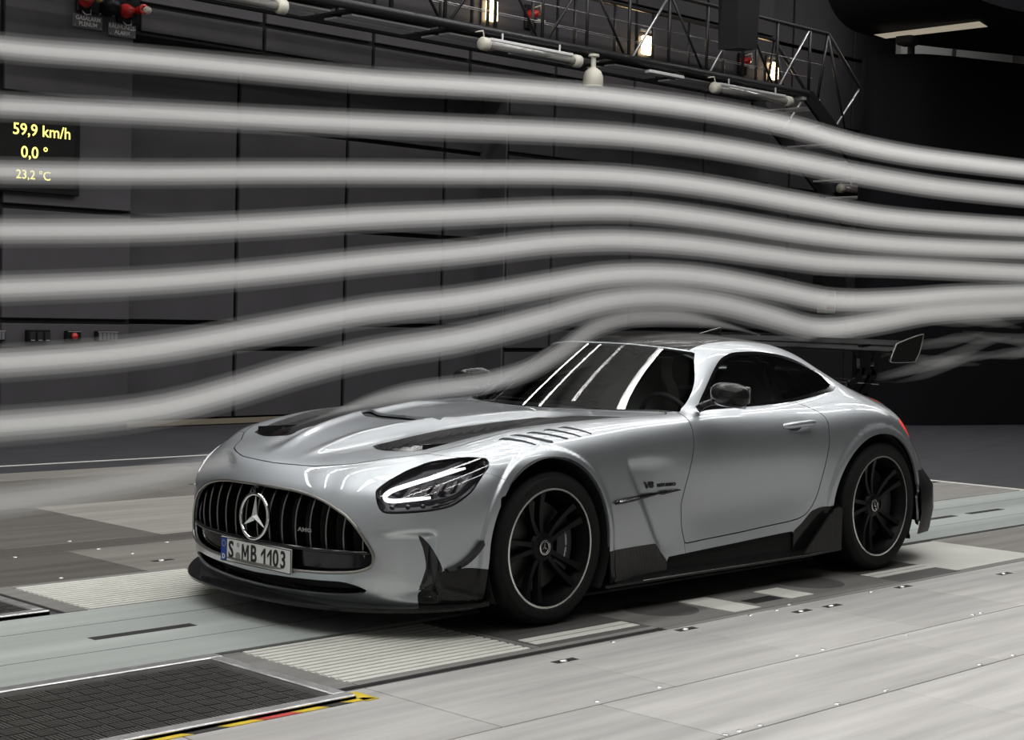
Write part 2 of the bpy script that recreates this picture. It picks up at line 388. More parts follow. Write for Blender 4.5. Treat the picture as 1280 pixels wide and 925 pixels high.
def smooth_poly(P, n=6):                    # closed Catmull-Rom through P
    P = np.asarray(P, float); m = len(P); out = []
    for i in range(m):
        a, b, c, e = P[i - 1], P[i], P[(i + 1) % m], P[(i + 2) % m]
        for k in range(n):
            t = k / n
            out.append(.5 * (2*b + (c - a)*t + (2*a - 5*b + 4*c - e)*t*t + (-a + 3*b - 3*c + e)*t**3))
    return np.array(out)

def body_sheet():
    G, iu, jv = body_grid()
    N = grid_normals(G); nu, nv = G.shape[:2]
    U, Vv = np.meshgrid(iu, jv, indexing='ij')
    idx = np.arange(nu * nv).reshape(nu, nv)
    a, b, c, d = idx[:-1, :-1].ravel(), idx[1:, :-1].ravel(), idx[1:, 1:].ravel(), idx[:-1, 1:].ravel()
    T = np.vstack([np.stack([a, c, d], 1), np.stack([a, b, c], 1)])
    s = Sheet(G.reshape(-1, 3), N.reshape(-1, 3), np.stack([U.ravel(), Vv.ravel()], 1), T)
    return s
# ------------------------------------------------------------------ wind tunnel: materials
M['wall'] = pm('charcoal_wall_panel', (.052, .049, .055), .75, bump=.15, bscale=160, var=.12, vscale=2.)
M['wall_gap'] = pm('wall_joint_black', (.004, .004, .004), .9)
M['pale_wall'] = pm('pale_panel', (.24, .24, .235), .7, var=.08, vscale=1.5)
M['nozzle'] = pm('pale_nozzle_wall', (.55, .55, .54), .6, var=.05, vscale=1.)
M['ceil'] = pm('ceiling_grey', (.42, .43, .43), .8)
M['floor_dark'] = pm('dark_floor', (.040, .040, .046), .55, var=.3, vscale=6., stretch=(.25, 3, 1))
M['joint'] = pm('floor_joint', (.012, .012, .012), .8)
FL = {}
def floor_mat(t, warm=.0, rough=.42):
    k = round(t, 3), warm
    if k not in FL: FL[k] = pm('floor_plate_%d' % len(FL), (t*(1+warm), t, t*(1-1.4*warm)), rough, .15, var=.20, vscale=5., stretch=(.16, 2.2, 1))
    return FL[k]
M['belt'] = pm('rolling_belt', (.44, .475, .46), .38, .1, var=.06, vscale=6., stretch=(.05, 3, 1))
M['cream'] = pm('cream_cover', (.62, .62, .575), .5, var=.05, vscale=6.)
M['alu'] = pm('brushed_aluminium', (.60, .60, .61), .35, .9, bump=.1, bscale=120, var=.15, vscale=20.)
M['rubber_mat'] = pm('checker_rubber', (.040, .038, .037), .32, var=.2, vscale=8.)
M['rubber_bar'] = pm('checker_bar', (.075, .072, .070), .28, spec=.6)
M['yellow'] = pm('yellow_tape', (.75, .55, .02), .6); M['red_tape'] = pm('red_tape', (.6, .05, .04), .6); M['black_tape'] = pm('black_tape', (.015, .015, .015), .6)
M['steel'] = pm('black_steel', (.028, .028, .03), .38, .4)
M['galv'] = pm('galvanised_lit_tone', (.75, .75, .76), .5, .2)  # galvanised steel, paled further to stand in for light through the open deck
M['offwhite'] = pm('offwhite_plastic', (.60, .58, .50), .45)
M['tube_glass'] = pm('lamp_tube', (.26, .26, .25), .12, .3, .5)
M['warm'] = pm('warm_lamp', (1, .8, .5), .5, emit=(1, .70, .36), estr=14)
M['screen'] = pm('screen_black', (.010, .010, .010), .25)
M['led'] = pm('screen_digits', (.9, .9, .3), .5, emit=(1, .88, .16), estr=1.6)
M['red'] = pm('red_alarm', (.50, .02, .02), .35, 0, .3)
M['sign'] = pm('sign_grey', (.13, .13, .14), .5); M['brass'] = pm('brass', (.5, .38, .16), .35, .8)
M['baffle'] = pm('black_collector', (.005, .005, .0065), .85, spec=.12, bump=.1, bscale=200)
M['base'] = pm('beige_base', (.20, .17, .13), .7)
M['lightbox'] = pm('strip_lamp', (1, 1, 1), .5, emit=(.96, .98, 1), estr=1)

# ------------------------------------------------------------------ floor
FLO = tag(MB().box((-9, -9.5, -.06), (23, 9.9, -.012)).build('floor', M['floor_dark']), 'dark floor of the tunnel under the plates', kind='structure')
def plate(x0, x1, y0, y1, mat, name='floor_plate', z=0, g=.003, th=.012):
    return MB().box((x0+g, y0+g, z-th), (x1-g, y1-g, z), .0015).build(name, mat, FLO)
def band(y0, y1, xs, tones, warm=.02):
    for i in range(len(xs) - 1): plate(xs[i], xs[i+1], y0, y1, floor_mat(tones[i % len(tones)], warm))
X = [-6.2, -4.3, -3.2, -2.27, -1.39, -.47, .42, 1.33, 2.26, 3.19, 4.12, 5.05, 6.0, 7.38]
plate(-6.2, 12, -.50, .60, M['belt'], 'rolling_belt')
for x in (-5.15, -3.45, -1.71, 3.05, 4.78, 5.46, 7.2): MB().box((x, .005, -.002), (x+.50, .065, .0008)).build('belt_mark', M['ink'], FLO)
for y in (-.19, .30): MB().box((-6.2, y-.002, -.004), (12, y+.002, .0005)).build('belt_seam', M['joint'], FLO)
# balance frame beside the belt (near and far)
for s in (-1, 1):
    y = (lambda a: a) if s < 0 else (lambda a: 1.10*.0 - a + .07)
    def pl2(x0, x1, a, b, m, n='floor_plate'):
        a, b = sorted((y(a), y(b))); return plate(x0, x1, a, b, m, n)
    pl2(-1.50, -1.38, -1.28, -.54, floor_mat(.22, .03)); pl2(-1.38, .36, -1.28, -1.235, floor_mat(.24, .03)); pl2(.36, 2.99, -1.33, -1.29, floor_mat(.26, .03)); pl2(2.99, 3.95, -1.33, -1.27, floor_mat(.26, .03))
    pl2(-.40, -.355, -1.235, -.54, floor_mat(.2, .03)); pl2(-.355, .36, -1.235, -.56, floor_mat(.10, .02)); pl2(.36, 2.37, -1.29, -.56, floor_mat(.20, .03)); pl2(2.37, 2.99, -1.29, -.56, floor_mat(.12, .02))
    # ribbed cream cover plate in front of the wheel
    a, b = sorted((y(-1.235), y(-.54)))
    cp = plate(-1.38, -.40, a, b, M['cream'], 'ribbed_cover_plate', -.004)
    for k in range(15):
        yy = a + .022 + (b - a - .044)*k/14
        MB().box((-1.372, yy-.014, -.005), (-.408, yy+.014, .001), .0015).build('cover_rib', M['cream'], cp)
    cp = pl2(2.99, 3.95, -1.27, -.56, M['cream'], 'cover_plate')
    pl2(3.95, 5.05, -1.33, -.54, floor_mat(.27, .04)); pl2(5.05, 7.38, -1.33, -.54, floor_mat(.30, .03))
    pl2(-6.2, -3.6, -1.5, -.54, floor_mat(.25, .03))
    for x0, x1, a, b in ((-.34, .33, -1.195, -1.145), (-.34, .33, -1.135, -1.085), (2.38, 2.98, -1.14, -1.09), (2.38, 2.98, -1.08, -1.03), (.93, 1.14, -1.27, -.93), (1.46, 1.66, -1.22, -.99)):
        p, q = sorted((y(a), y(b))); MB().box((x0, p, -.002), (x1, q, .003), .001).build('cover_strip', M['cream'], FLO)
    p, q = sorted((y(-1.19), y(-1.10))); MB().box((1.20, p, -.002), (1.44, q, .001)).build('floor_slot', M['ink'], FLO)
    for cx in (.72, 1.95):
        MB().lathe([(0, .0012), (.18, .0012), (.185, 0)], 40, 'z', (cx, y(-.99), 0)).build('jack_disc', floor_mat(.09, .02), FLO, True)
# near side plates
band(-2.05, -1.33, X, [.46, .48, .46, .44, .45, .47, .50, .46, .52, .50, .47, .5])
band(-2.62, -2.05, [-6.2, -3.4, -.9, .97, 2.8, 4.7, 7.38], [.46, .44, .50, .53, .49])
band(-4.6, -2.62, [-6.2, -2.9, -.95, .15, 2.0, 4.2, 7.38], [.44, .48, .53, .56, .52])
band(-7.2, -4.6, [-6.2, -3.2, -.5, 2.4, 5.0, 7.38], [.46, .5, .5])
band(-9.4, -7.2, [-6.2, -1.5, 3.0, 7.38], [.40, .42])
# far side plates
band(1.35, 2.18, [-6.2, -2.0, -.60, .9, 2.2, 3.8, 5.4, 7.38], [.13, .10, .20, .26], .06)
band(2.18, 2.45, [-6.2, -1.0, 1.2, 3.2, 5.4, 7.38], [.075, .085], .06)
band(2.45, 4.0, [-6.2, -2.4, .19, 2.9, 5.2, 7.38], [.12, .12, .30, .28, .3], .05)
band(4.0, 5.55, [-6.2, -1.0, 1.4, 4.2, 7.38], [.13, .16, .18], .05)
band(5.55, 6.02, [-6.2, -2.0, 2.6, 7.38], [.20, .24], .05)
MB().box((-6.2, 6.60, -.014), (12, 6.66, -.009)).build('floor_line', pm('white_line', (.55, .55, .53), .6), FLO)
MB().box((7.36, -9, -.014), (7.48, 6.0, -.002)).build('floor_line', M['cream'], FLO)
band(-.54, .60, [0, 0.0001], [.2]) if False else None
for px, py in ((-.47, -1.48), (.43, -1.38), (1.46, -1.46), (1.22, -1.45), (2.24, -1.38), (3.10, -1.50), (1.9, 1.75), (.15, 1.62), (-.35, 1.60), (4.2, -1.46), (1.9, 4.6)):
    t = MB().box((px-.065, py-.02, -.002), (px+.065, py+.02, .0008)).build('tie_slot', M['ink'], FLO)
    MB().lathe([(0, .006), (.014, .005), (.017, 0)], 12, 'z', (px-.01, py, 0)).build('slot_bolt', M['alu'], t, True)
bolt = None
for px, py in [(random.uniform(-1.2, 4.2), random.choice((-1.36, -2.02, -2.08, -1.31, -2.6, -3.4))) for _ in range(26)] + [(random.uniform(-1.4, 1.5), random.choice((1.42, 1.9, 2.15, 2.5, 5.6, 5.9))) for _ in range(26)]:
    if bolt is None: o = bolt = MB().lathe([(0, .003), (.011, .003), (.013, 0)], 10, 'z').build('floor_bolt', M['alu'], FLO, True)
    else: o = bolt.copy(); COL.objects.link(o); o.parent = FLO
    o.location = (px, py, 0)
# checker plate ramps beside the belt
def checker(name, x0, x1, y0, y1, label):
    t = empty(name, (0, 0, 0)); tag(t, label, 'floor mat')
    MB().box((x0, y0, -.011), (x1, y1, .010)).build('mat_base', M['rubber_mat'], t)
    b = MB(); i = 0
    px = .078
    nx, ny = int((x1-x0-.10)/px), int((y1-y0-.10)/px)
    for i in range(nx):
        for j in range(ny):
            cx, cy = x0+.05+(i+.5)*px, y0+.05+(j+.5)*px
            if (i + j) % 2: 
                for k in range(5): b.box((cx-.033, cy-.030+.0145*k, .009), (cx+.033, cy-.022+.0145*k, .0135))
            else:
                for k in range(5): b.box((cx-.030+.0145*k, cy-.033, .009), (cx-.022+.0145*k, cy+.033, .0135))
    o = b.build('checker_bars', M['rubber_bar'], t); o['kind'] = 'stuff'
    w = .058
    for a, c in (((x0, y0), (x1, y0+w)), ((x0, y1-w), (x1, y1)), ((x1-w, y0+w), (x1, y1-w)), ((x0, y0+w), (x0+w, y1-w))):
        MB().box((a[0], a[1], -.008), (c[0], c[1], .017), .004).build('edge_strip', M['alu'], t)
    return t
checker('checker_plate_mat', -3.55, -1.52, -1.44, -.565, 'black checker plate mat with aluminium edging, in front of the car beside the belt')
checker('checker_plate_mat', -3.55, -1.57, .62, 1.46, 'black checker plate mat beyond the belt, at the left picture edge')
def tape(pts, mat, label):
    n = len(pts); V = [(x, y, .0006) for x, y in pts] + [(x, y, .0022) for x, y in pts]
    o = fixn(obj('floor_tape', V, [tuple(range(n)), tuple(range(n, 2*n))] + [(i, (i+1) % n, n+(i+1) % n, n+i) for i in range(n)], M[mat])); tag(o, label, 'tape'); return o
q = -1.445
names = ['yellow', 'black_tape', 'yellow', 'red_tape', 'yellow', 'black_tape', 'yellow', 'black_tape']
xs_ = [-1.49, -1.60, -1.70, -1.82, -1.98, -2.12, -2.26, -2.42, -2.58]
for i, n_ in enumerate(names):
    tape([(xs_[i], q), (xs_[i]+.03, q-.032), (xs_[i+1]+.03, q-.032), (xs_[i+1], q)], n_, '%s hazard tape piece, %s from the mat corner along the near mat edge' % (n_.split('_')[0], ['first', 'second', 'third', 'fourth', 'fifth', 'sixth', 'seventh', 'eighth'][i]))
tape([(-1.515, -1.36), (-1.455, -1.36), (-1.455, -1.49), (-1.515, -1.49)], 'yellow', 'yellow corner tape at the right corner of the checker plate mat')
tape([(-1.515, -.74), (-1.49, -.74), (-1.49, -1.04), (-1.515, -1.04)], 'red_tape', 'red tape strip on the floor behind the checker plate mat')
tape([(-1.565, .85), (-1.535, .85), (-1.535, 1.42), (-1.565, 1.42)], 'red_tape', 'red tape strip beside the far checker plate mat')

# ------------------------------------------------------------------ walls
WB = tag(MB().box((-9, 9.78, -.02), (23, 9.95, 9)).build('wall_back', M['wall_gap']), 'charcoal panelled wall behind the car', kind='structure')
def wp(x0, x1, z0, z1, y, g=.027, th=.05):
    return MB().box((x0+g, y, z0+g), (x1-g, y+th, z1-g), .006).build('wall_panel', M['wall'], WB)
Z = [.05, .865, 1.165, 2.32, 3.455]
for xa, xb in ((-6.0, -4.0), (-4.0, -2.3), (-2.3, -.6), (-.6, 1.05), (1.05, 2.68), (2.68, 4.20)):
    for i in range(4): wp(xa, xb, Z[i], Z[i+1], 9.25)
    wp(xa, xb, 3.455, 4.56, 9.25); wp(xa, xb, 4.56, 5.75, 9.25); wp(xa, xb, 5.75, 7.4, 9.25)
MB().box((-9, 9.30, 0), (4.20, 9.79, 9)).build('wall_core', M['wall_gap'], WB)
for xa, xb in ((4.20, 5.87), (5.87, 7.50), (7.50, 9.13), (9.13, 9.84)):
    for i in range(4): wp(xa, xb, Z[i], Z[i+1], 9.70)
    wp(xa, xb, 3.455, 4.24, 9.70)
MB().box((4.20, 9.30, 4.27), (9.83, 9.79, 9)).build('wall_core', M['wall_gap'], WB)
MB().box((4.20, 9.27, 4.235), (9.83, 9.75, 4.27)).build('recess_soffit', M['wall_gap'], WB)
MB().box((9.80, 9.25, .05), (9.83, 9.75, 4.24), .004).build('recess_jamb', pm('jamb_grey', (.07, .066, .074), .7), WB)
for xa, xb in ((4.24, 5.88), (5.88, 7.50), (7.50, 9.12), (9.12, 10.72), (10.72, 12.35), (12.35, 13.97), (13.97, 15.66)):
    wp(xa, xb, 4.56, 5.75, 9.25); wp(xa, xb, 5.75, 7.4, 9.25)
    if xb < 9.5: wp(xa, xb, 4.25, 4.56, 9.25)
    elif xa < 9.5: wp(xa, xb, 4.25, 4.56, 9.25); wp(9.84, xb, 3.455, 4.25, 9.25)
    else: wp(xa, xb, 3.455, 4.56, 9.25)
MB().box((9.83, 9.30, 0), (15.66, 9.79, 9)).build('wall_core', M['wall_gap'], WB)
for xa, xb in ((9.84, 10.72), (10.72, 12.35), (12.35, 13.97), (13.97, 15.66)):
    for i in range(4): wp(xa, xb, Z[i], Z[i+1], 9.25)
for xa, xb in ((15.66, 16.45), (16.45, 18.2), (18.2, 20.2), (20.2, 22)):
    for za, zb in ((.05, 1.165), (1.165, 3.455), (3.455, 4.56), (4.56, 5.75), (5.75, 7.4)): wp(xa, xb, za, zb, 9.45)
tag(MB().box((-6, 9.66, 0), (9.8, 9.70, .06)).build('baseboard_back', M['base']), kind='structure')
tag(MB().box((22.8, -9.5, 0), (23, 9.9, 9)).build('wall_right', M['pale_wall']), kind='structure')
tag(MB().box((-9.2, -9.5, 0), (-9, 9.9, 9)).build('wall_left', M['nozzle']), kind='structure')
wn = tag(MB().box((-9, -9.7, 0), (23, -9.5, 9)).build('wall_front', M['pale_wall']), kind='structure')
for i in range(20):
    for j in range(5): MB().box((-8.9+1.6*i, -9.5, .1+1.55*j), (-7.36+1.6*i, -9.46, 1.6+1.55*j), .01).build('wall_panel', M['pale_wall'], wn)
CE = tag(MB().box((-9, -9.5, 8.6), (23, 9.9, 8.8)).build('ceiling', M['ceil']), kind='structure')

for i in range(16):
    for j in range(10): MB().box((-8.9+2.0*i, -9.4+1.93*j, 8.54), (-7.0+2.0*i, -7.56+1.93*j, 8.6), .01).build('ceiling_panel', M['ceil'], CE)
# ceiling strip lamps
def strip(x, y, L, power, size=.22):
    t = empty('ceiling_lamp', (x, y, 7.6)); 
    MB().box((-L/2-.05, -size/2-.04, .02), (L/2+.05, size/2+.04, .14), .01).build('lamp_tray', M['steel'], t)
    for e in (-1, 1): MB().tube([(e*L*.4, 0, .14), (e*L*.4, 0, 1.0)], .012, 6).build('hanger', M['steel'], t)
    la = bpy.data.lights.new('strip_light', 'AREA'); la.shape = 'RECTANGLE'; la.size = L; la.size_y = size; la.energy = power; la.color = (1, .985, .96)
    lo_ = bpy.data.objects.new('lamp_light', la); COL.objects.link(lo_); lo_.parent = t; lo_.location = (0, 0, 0)
    return t
_n = 0
LAMPS = [(y, x) for y in LAMP_ROWS for x in LAMP_X if y > -1 or x < 6]
for y, x in LAMPS:
    t = strip(x, y, LAMP_LEN, LAMP_POWER)
    tag(t, 'long strip lamp hanging under the tunnel ceiling, out of the picture', 'ceiling lamp', 'strip lamps under the ceiling')

# ------------------------------------------------------------------ things on the wall
sc = empty('display_screen', (0, 0, 0)); tag(sc, 'black wall display with yellow digits showing speed, angle and temperature', 'screen')
MB().box((1.9, 9.18, 2.46), (3.52, 9.249, 3.27), .01).build('screen_housing', M['satin_black'], sc)
MB().box((1.95, 9.172, 2.52), (3.45, 9.181, 3.21)).build('screen_panel', M['screen'], sc)
tm = lambda x, z: frame((x, 9.170, z), (1, 0, 0), (0, 0, 1))
text('screen_text', '59,9 km/h', .165, M['led'], sc, tm(3.08, 3.085), .001, .001, sx=.98)
text('screen_text', '0,0 °', .165, M['led'], sc, tm(3.00, 2.86), .001, .001, sx=.98)
text('screen_text', '23,2 °C', .125, M['led'], sc, tm(2.99, 2.635), .001, .0, sx=1.0)
def sign(x0, x1, z0, z1, lines, label):
    t = empty('wall_sign', (0, 0, 0)); tag(t, label, 'sign')
    MB().box((x0, 9.235, z0), (x1, 9.252, z1), .003).build('sign_board', M['sign'], t)
    for i, l in enumerate(lines):
        text('sign_text', l, .062, M['lettering'], t, frame(((x0+x1)/2, 9.232, z1-(z1-z0)*(.29+.42*i)), (1, 0, 0), (0, 0, 1)), .001, .001, sx=.92)
    for ex in (x0+.02, x1-.02): MB().lathe([(0, -.004), (.006, 0)], 8, 'y', (ex, 9.234, z0+.02)).build('sign_screw', M['alu'], t)
sign(3.45, 3.79, 4.205, 4.345, ['GASALARM', 'PLENUM'], 'grey sign reading GASALARM PLENUM below a red alarm lamp')
sign(3.86, 4.19, 4.175, 4.315, ['RÄUMUNGS-', 'ALARM'], 'grey sign reading RÄUMUNGS-ALARM below a red alarm horn')
def alarm(x, z, label, horn):
    t = empty('alarm_horn', (x, 9.25, z)); tag(t, label, 'alarm')
    MB().box((-.13, -.06, -.10), (.13, 0, .14), .012).build('alarm_box', M['satin_black'], t)
    MB().lathe([(0, -.20), (.035, -.195), (.05, -.15), (.075, -.10), (.08, -.06), (0, -.06)], 20, 'y', (-.05, 0, .02)).build('alarm_dome', M['red'], t, True)
    MB().lathe([(0, -.16), (.03, -.20), (.055, -.21), (.05, -.19), (.04, -.12), (.035, -.06)], 20, 'y', (.085 if horn else -.12, 0, .045)).build('alarm_trumpet', M['brass'] if not horn else M['red'], t, True)
    MB().tube([(.03, -.05, -.06), (.00, -.10, -.12), (-.05, -.09, -.13), (-.08, -.05, -.08)], .008, 6).build('alarm_cable', M['alu'], t, True)
    MB().lathe([(0, -.235), (.035, -.23), (.045, -.19), (.045, -.17)], 16, 'y', (.13 if horn else .05, 0, .04)).build('alarm_nozzle', M['offwhite'] if horn else M['brass'], t, True)
    return t
alarm(3.60, 4.46, 'red alarm lamp with brass nozzle above the GASALARM sign', False)
alarm(4.08, 4.42, 'red round alarm horn above the RÄUMUNGS-ALARM sign', True)
cb = empty('speaker_box', (3.84, 9.25, 4.46)); tag(cb, 'black rounded box between the two red alarms at the top left', 'wall box')
MB().lathe([(0, -.19), (.05, -.185), (.09, -.15), (.10, -.08), (.10, 0)], 24, 'y').build('box_body', M['satin_black'], cb, True)
for k in range(4): MB().lathe([(0, -.02), (.008, -.018), (.01, 0)], 8, 'y', (.11*math.cos(k*PI/2+.8), 0, .11*math.sin(k*PI/2+.8))).build('box_screw', M['alu'], cb, True)
def ctrl(x0, x1, z0, z1, kind, label):
    t = empty('switch_box', (0, 0, 0)); tag(t, label, 'switch box')
    MB().box((x0, 9.17, z0), (x1, 9.252, z1), .008).build('box_body', M['satin_black'], t)
    if kind == 'sockets':
        for k in range(3):
            w = (x1-x0)/3; MB().box((x0+w*k+.012, 9.155, z0+.012), (x0+w*(k+1)-.012, 9.172, z1-.02), .004).build('socket_lid', M['steel'], t)
            MB().box((x0+w*k+.02, 9.152, z0+.01), (x0+w*(k+1)-.02, 9.158, z0+.02)).build('lid_edge', M['alu'], t)
    elif kind == 'stop':
        MB().box((x0+.005, 9.165, z1-.012), (x1-.005, 9.172, z1-.004)).build('box_edge', M['alu'], t)
        MB().lathe([(0, -.055), (.03, -.05), (.038, -.03), (.02, -.02), (.02, 0)], 18, 'y', ((x0+x1)/2-.015, 9.17, (z0+z1)/2)).build('stop_button', M['red'], t, True)
    else:
        MB().box((x0+.005, 9.163, z1-.014), (x1-.005, 9.172, z1-.004)).build('box_edge', M['alu'], t)
        for k in range(5):
            w = (x1-x0-.02)/5; MB().box((x0+.01+w*k+.004, 9.16, z0+.015), (x0+.01+w*(k+1)-.004, 9.172, z1-.02), .002).build('switch_key', M['sign'], t)
ctrl(2.96, 3.21, .955, 1.075, 'sockets', 'black socket box with three lids on the wall, leftmost complete box of the row')
ctrl(3.40, 3.56, .96, 1.07, 'stop', 'small wall box with a red stop button between the socket box and the switch panel')
ctrl(3.75, 4.00, .955, 1.07, 'keys', 'grey wall switch panel with a row of keys, right of the red stop button')
ctrl(2.50, 2.71, .96, 1.07, 'keys', 'dark wall switch box cut by the left picture edge')
# warm wall lamps
for i, (x, z, lab) in enumerate(((9.41, 5.24, 'warm glowing wall lamp behind the catwalk, left of the hanging tube lamp'), (12.50, 5.21, 'warm glowing wall lamp behind the catwalk above the dome camera side'), (15.57, 5.22, 'warm glowing wall lamp behind the catwalk near the black collector'))):
    t = empty('wall_lamp', (x, 9.25, z)); tag(t, lab, 'wall lamp', 'warm wall lamps behind the catwalk')
    MB().box((-.15, -.03, -.24), (.15, 0, .24), .01).build('lamp_back', M['steel'], t)
    MB().box((-.09, -.10, -.13), (.09, -.03, .13), .015).build('lamp_diffuser', M['warm'], t)
    MB().box((-.13, -.06, .19), (.13, -.03, .22)).build('lamp_hood', M['alu'], t)
for x, z, lab in ((10.16, 5.27, 'small red alarm light on the wall between the first two warm lamps'), (14.81, 5.24, 'small red alarm light on the wall beside the hanging dark flap')):
    t = empty('alarm_light', (x, 9.25, z)); tag(t, lab, 'alarm')
    MB().box((-.10, -.05, -.16), (.10, 0, .16), .01).build('alarm_box', M['satin_black'], t)
    MB().lathe([(0, -.20), (.04, -.19), (.06, -.12), (.06, -.05)], 16, 'y', (-.03, 0, .03)).build('alarm_dome', M['red'], t, True)
    MB().box((.05, -.12, -.07), (.20, -.09, -.02), .005).build('alarm_bracket', M['offwhite'], t)
    MB().tube([(.02, -.06, .12), (.10, -.12, .16), (.14, -.10, .05)], .012, 6).build('alarm_cable', M['offwhite'], t, True)
t = empty('wall_cabinet', (17.5, 9.45, 1.75)); tag(t, 'small white cabinet with a black housing above it on the far wall behind the wing', 'wall box')
MB().box((-.30, -.20, .12), (.36, 0, .34), .01).build('cabinet_hood', M['matt_black'], t)
MB().box((-.16, -.16, -.28), (.16, 0, .10), .01).build('cabinet_body', M['offwhite'], t)
MB().box((-.10, -.17, -.20), (.10, -.158, -.14)).build('cabinet_label', M['red'], t)
MB().box((-.10, -.17, -.08), (.10, -.158, .04)).build('cabinet_door', M['sign'], t)

# ------------------------------------------------------------------ catwalk
cw = empty('catwalk', (0, 0, 0)); tag(cw, 'black steel catwalk with a braced railing and stairs along the wall', 'catwalk')
y0, y1, zb, zt = 7.8, 8.75, 4.64, 5.57
for yy in (y0, y1):
    MB().tube([(1.5, yy, zb), (14.5, yy, zb)], .055, 10).build('deck_beam', M['steel'], cw, True)
    MB().tube([(1.5, yy, zt), (14.97, yy, zt)], .03, 8).build('handrail', M['steel'], cw, True)
    MB().tube([(1.5, yy, zb+.46), (14.9, yy, zb+.46)], .006, 6).build('rail_wire', M['alu'], cw, True)
    MB().tube([(1.5, yy, zb+.24), (14.6, yy, zb+.24)], .005, 6).build('rail_wire', M['alu'], cw, True)
nodes = [2.52 + 1.60*k for k in range(8)]
for i, x in enumerate(nodes):
    for yy in (y0, y1):
        MB().tube([(x, yy, zb), (x, yy, zt)], .022, 8).build('rail_post', M['steel'], cw, True)
        MB().tube([(x+.8, yy, zb), (x+.8, yy, zt)], .022, 8).build('rail_post', M['steel'], cw, True)
    MB().tube([(x-.07, y0, zb+.02), (x-.78, y0, zt)], .018, 6).build('rail_brace', M['steel'], cw, True)
    MB().tube([(x+.07, y0, zb+.02), (x+.78, y0, zt)], .018, 6).build('rail_brace', M['alu'] if i in (5, 6, 7) else M['steel'], cw, True)
for i in range(9):
    xa = 1.55 + 1.44*i
    MB().box((xa+.16, y0+.08, zb-.095), (xa+1.30, y0+.26, zb-.075)).build('grating', M['galv'], cw)  # solid strips; light from above is put into their pale colour
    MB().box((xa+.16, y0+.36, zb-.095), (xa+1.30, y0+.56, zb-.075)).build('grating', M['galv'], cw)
    MB().box((xa+.10, y0+.04, zb-.05), (xa+1.38, y1-.04, zb-.03)).build('deck_sheet', M['steel'], cw)
# stairs
for yy in (y0, y1):
    MB().prism([(14.45, zb+.05), (14.60, zb+.05), (17.2, zb-1.62), (17.2, zb-1.82), (17.05, zb-1.82), (14.45, zb-.12)], .05, lambda u, v, w: (u, yy-.025+w, v)).build('stair_stringer', M['steel'], cw)
    MB().tube([(14.97, yy, zt), (16.0, yy, zt-.80), (17.6, yy, zt-1.85)], .03, 8).build('stair_rail', M['steel'], cw, True)
    MB().tube([(14.75, yy, zb-.05), (14.97, yy, zt)], .022, 8).build('rail_post', M['steel'], cw, True)
    MB().tube([(15.55, yy, zb-.58), (14.97, yy, zt)], .022, 8).build('rail_post', M['steel'], cw, True)
    MB().tube([(15.25, yy, zb-.40), (15.85, yy, zt-.70)], .018, 6).build('rail_brace', M['alu'], cw, True)
for k in range(7):
    x, z = 14.62 + .36*k, zb - .16 - .235*k
    MB().box((x, y0, z-.03), (x+.28, y1, z), .004).build('stair_tread', M['galv'], cw)
MB().box((14.35, y0-.02, zb-.10), (14.8, y0+.15, zb-.05), .005).build('deck_bracket', M['galv'], cw)
MB().box((10.9, y0-.05, zb-.13), (11.6, y0+.05, zb-.09), .005).build('cable_tray', M['galv'], cw)
# tube lamps under the catwalk
def tube_lamp(x0, x1, y, z, label):
    t = empty('tube_lamp', (x0, y, z)); tag(t, label, 'tube lamp', 'tube lamps under the catwalk')
    L = x1 - x0
    MB().tube([(.06, 0, 0), (L-.06, 0, 0)], .050, 16).build('lamp_tube', M['tube_glass'], t, True)
    MB().box((.08, -.03, .045), (L-.08, .03, .08), .006).build('lamp_rail', M['galv'], t)
    for e in (0, L): MB().lathe([(0, -.06), (.06, -.055), (.078, -.03), (.078, .05), (.06, .06), (0, .06)], 20, 'x', (e, 0, 0)).build('end_cap', M['offwhite'], t, True)
    MB().tube([(0, 0, .08), (.0, .02, .15), (-.1, .05, .13)], .01, 6).build('lamp_cable', M['offwhite'], t, True)
    for e in (.3, L-.3): MB().tube([(e, 0, .06), (e, 0, .16)], .012, 6).build('lamp_hanger', M['galv'], t)
tube_lamp(7.87, 9.45, 7.72, 4.47, 'white-capped tube lamp hanging under the catwalk left of the dome camera')
tube_lamp(12.22, 13.90, 7.72, 4.46, 'white-capped tube lamp hanging under the catwalk right of the dome camera')
tube_lamp(3.2, 4.95, 7.72, 4.46, 'tube lamp under the catwalk at the top picture edge above the left smoke')
tube_lamp(17.8, 19.5, 9.36, 3.56, 'tube lamp low on the wall below the stairs, partly hidden by the black collector')
# dome camera
t = empty('dome_camera', (9.8, 7.75, 4.20)); tag(t, 'white dome camera hanging from the catwalk', 'camera')
MB().lathe([(0, .40), (.07, .40), (.07, .37), (.032, .36), (.032, .24), (.06, .22), (.10, .19), (.125, .12), (.13, .03), (.12, .01), (.13, 0), (.11, -.02)], 28, 'z').build('camera_body', M['offwhite'], t, True, 40)
MB().lathe([(.105, -.01), (.10, -.05), (.07, -.095), (0, -.115)], 24, 'z').build('camera_dome', M['gloss_black'], t, True)
# dark flap hanging in front of the catwalk
t = fixn(MB().add([(12.02,7.2,4.92),(12.42,7.2,4.95),(12.60,7.2,7.4),(11.84,7.2,7.4),(11.98,7.5,4.92),(12.40,7.5,4.95),(12.5,7.5,7.4),(11.9,7.5,7.4)], [(0,1,2,3),(4,7,6,5),(0,4,5,1),(1,5,6,2),(2,6,7,3),(3,7,4,0)]).build('hanging_flap', pm('flap_black', (.016, .016, .018), .6, spec=.2)))
tag(t, 'tapered dark flap hanging in front of the catwalk railing', 'flap')
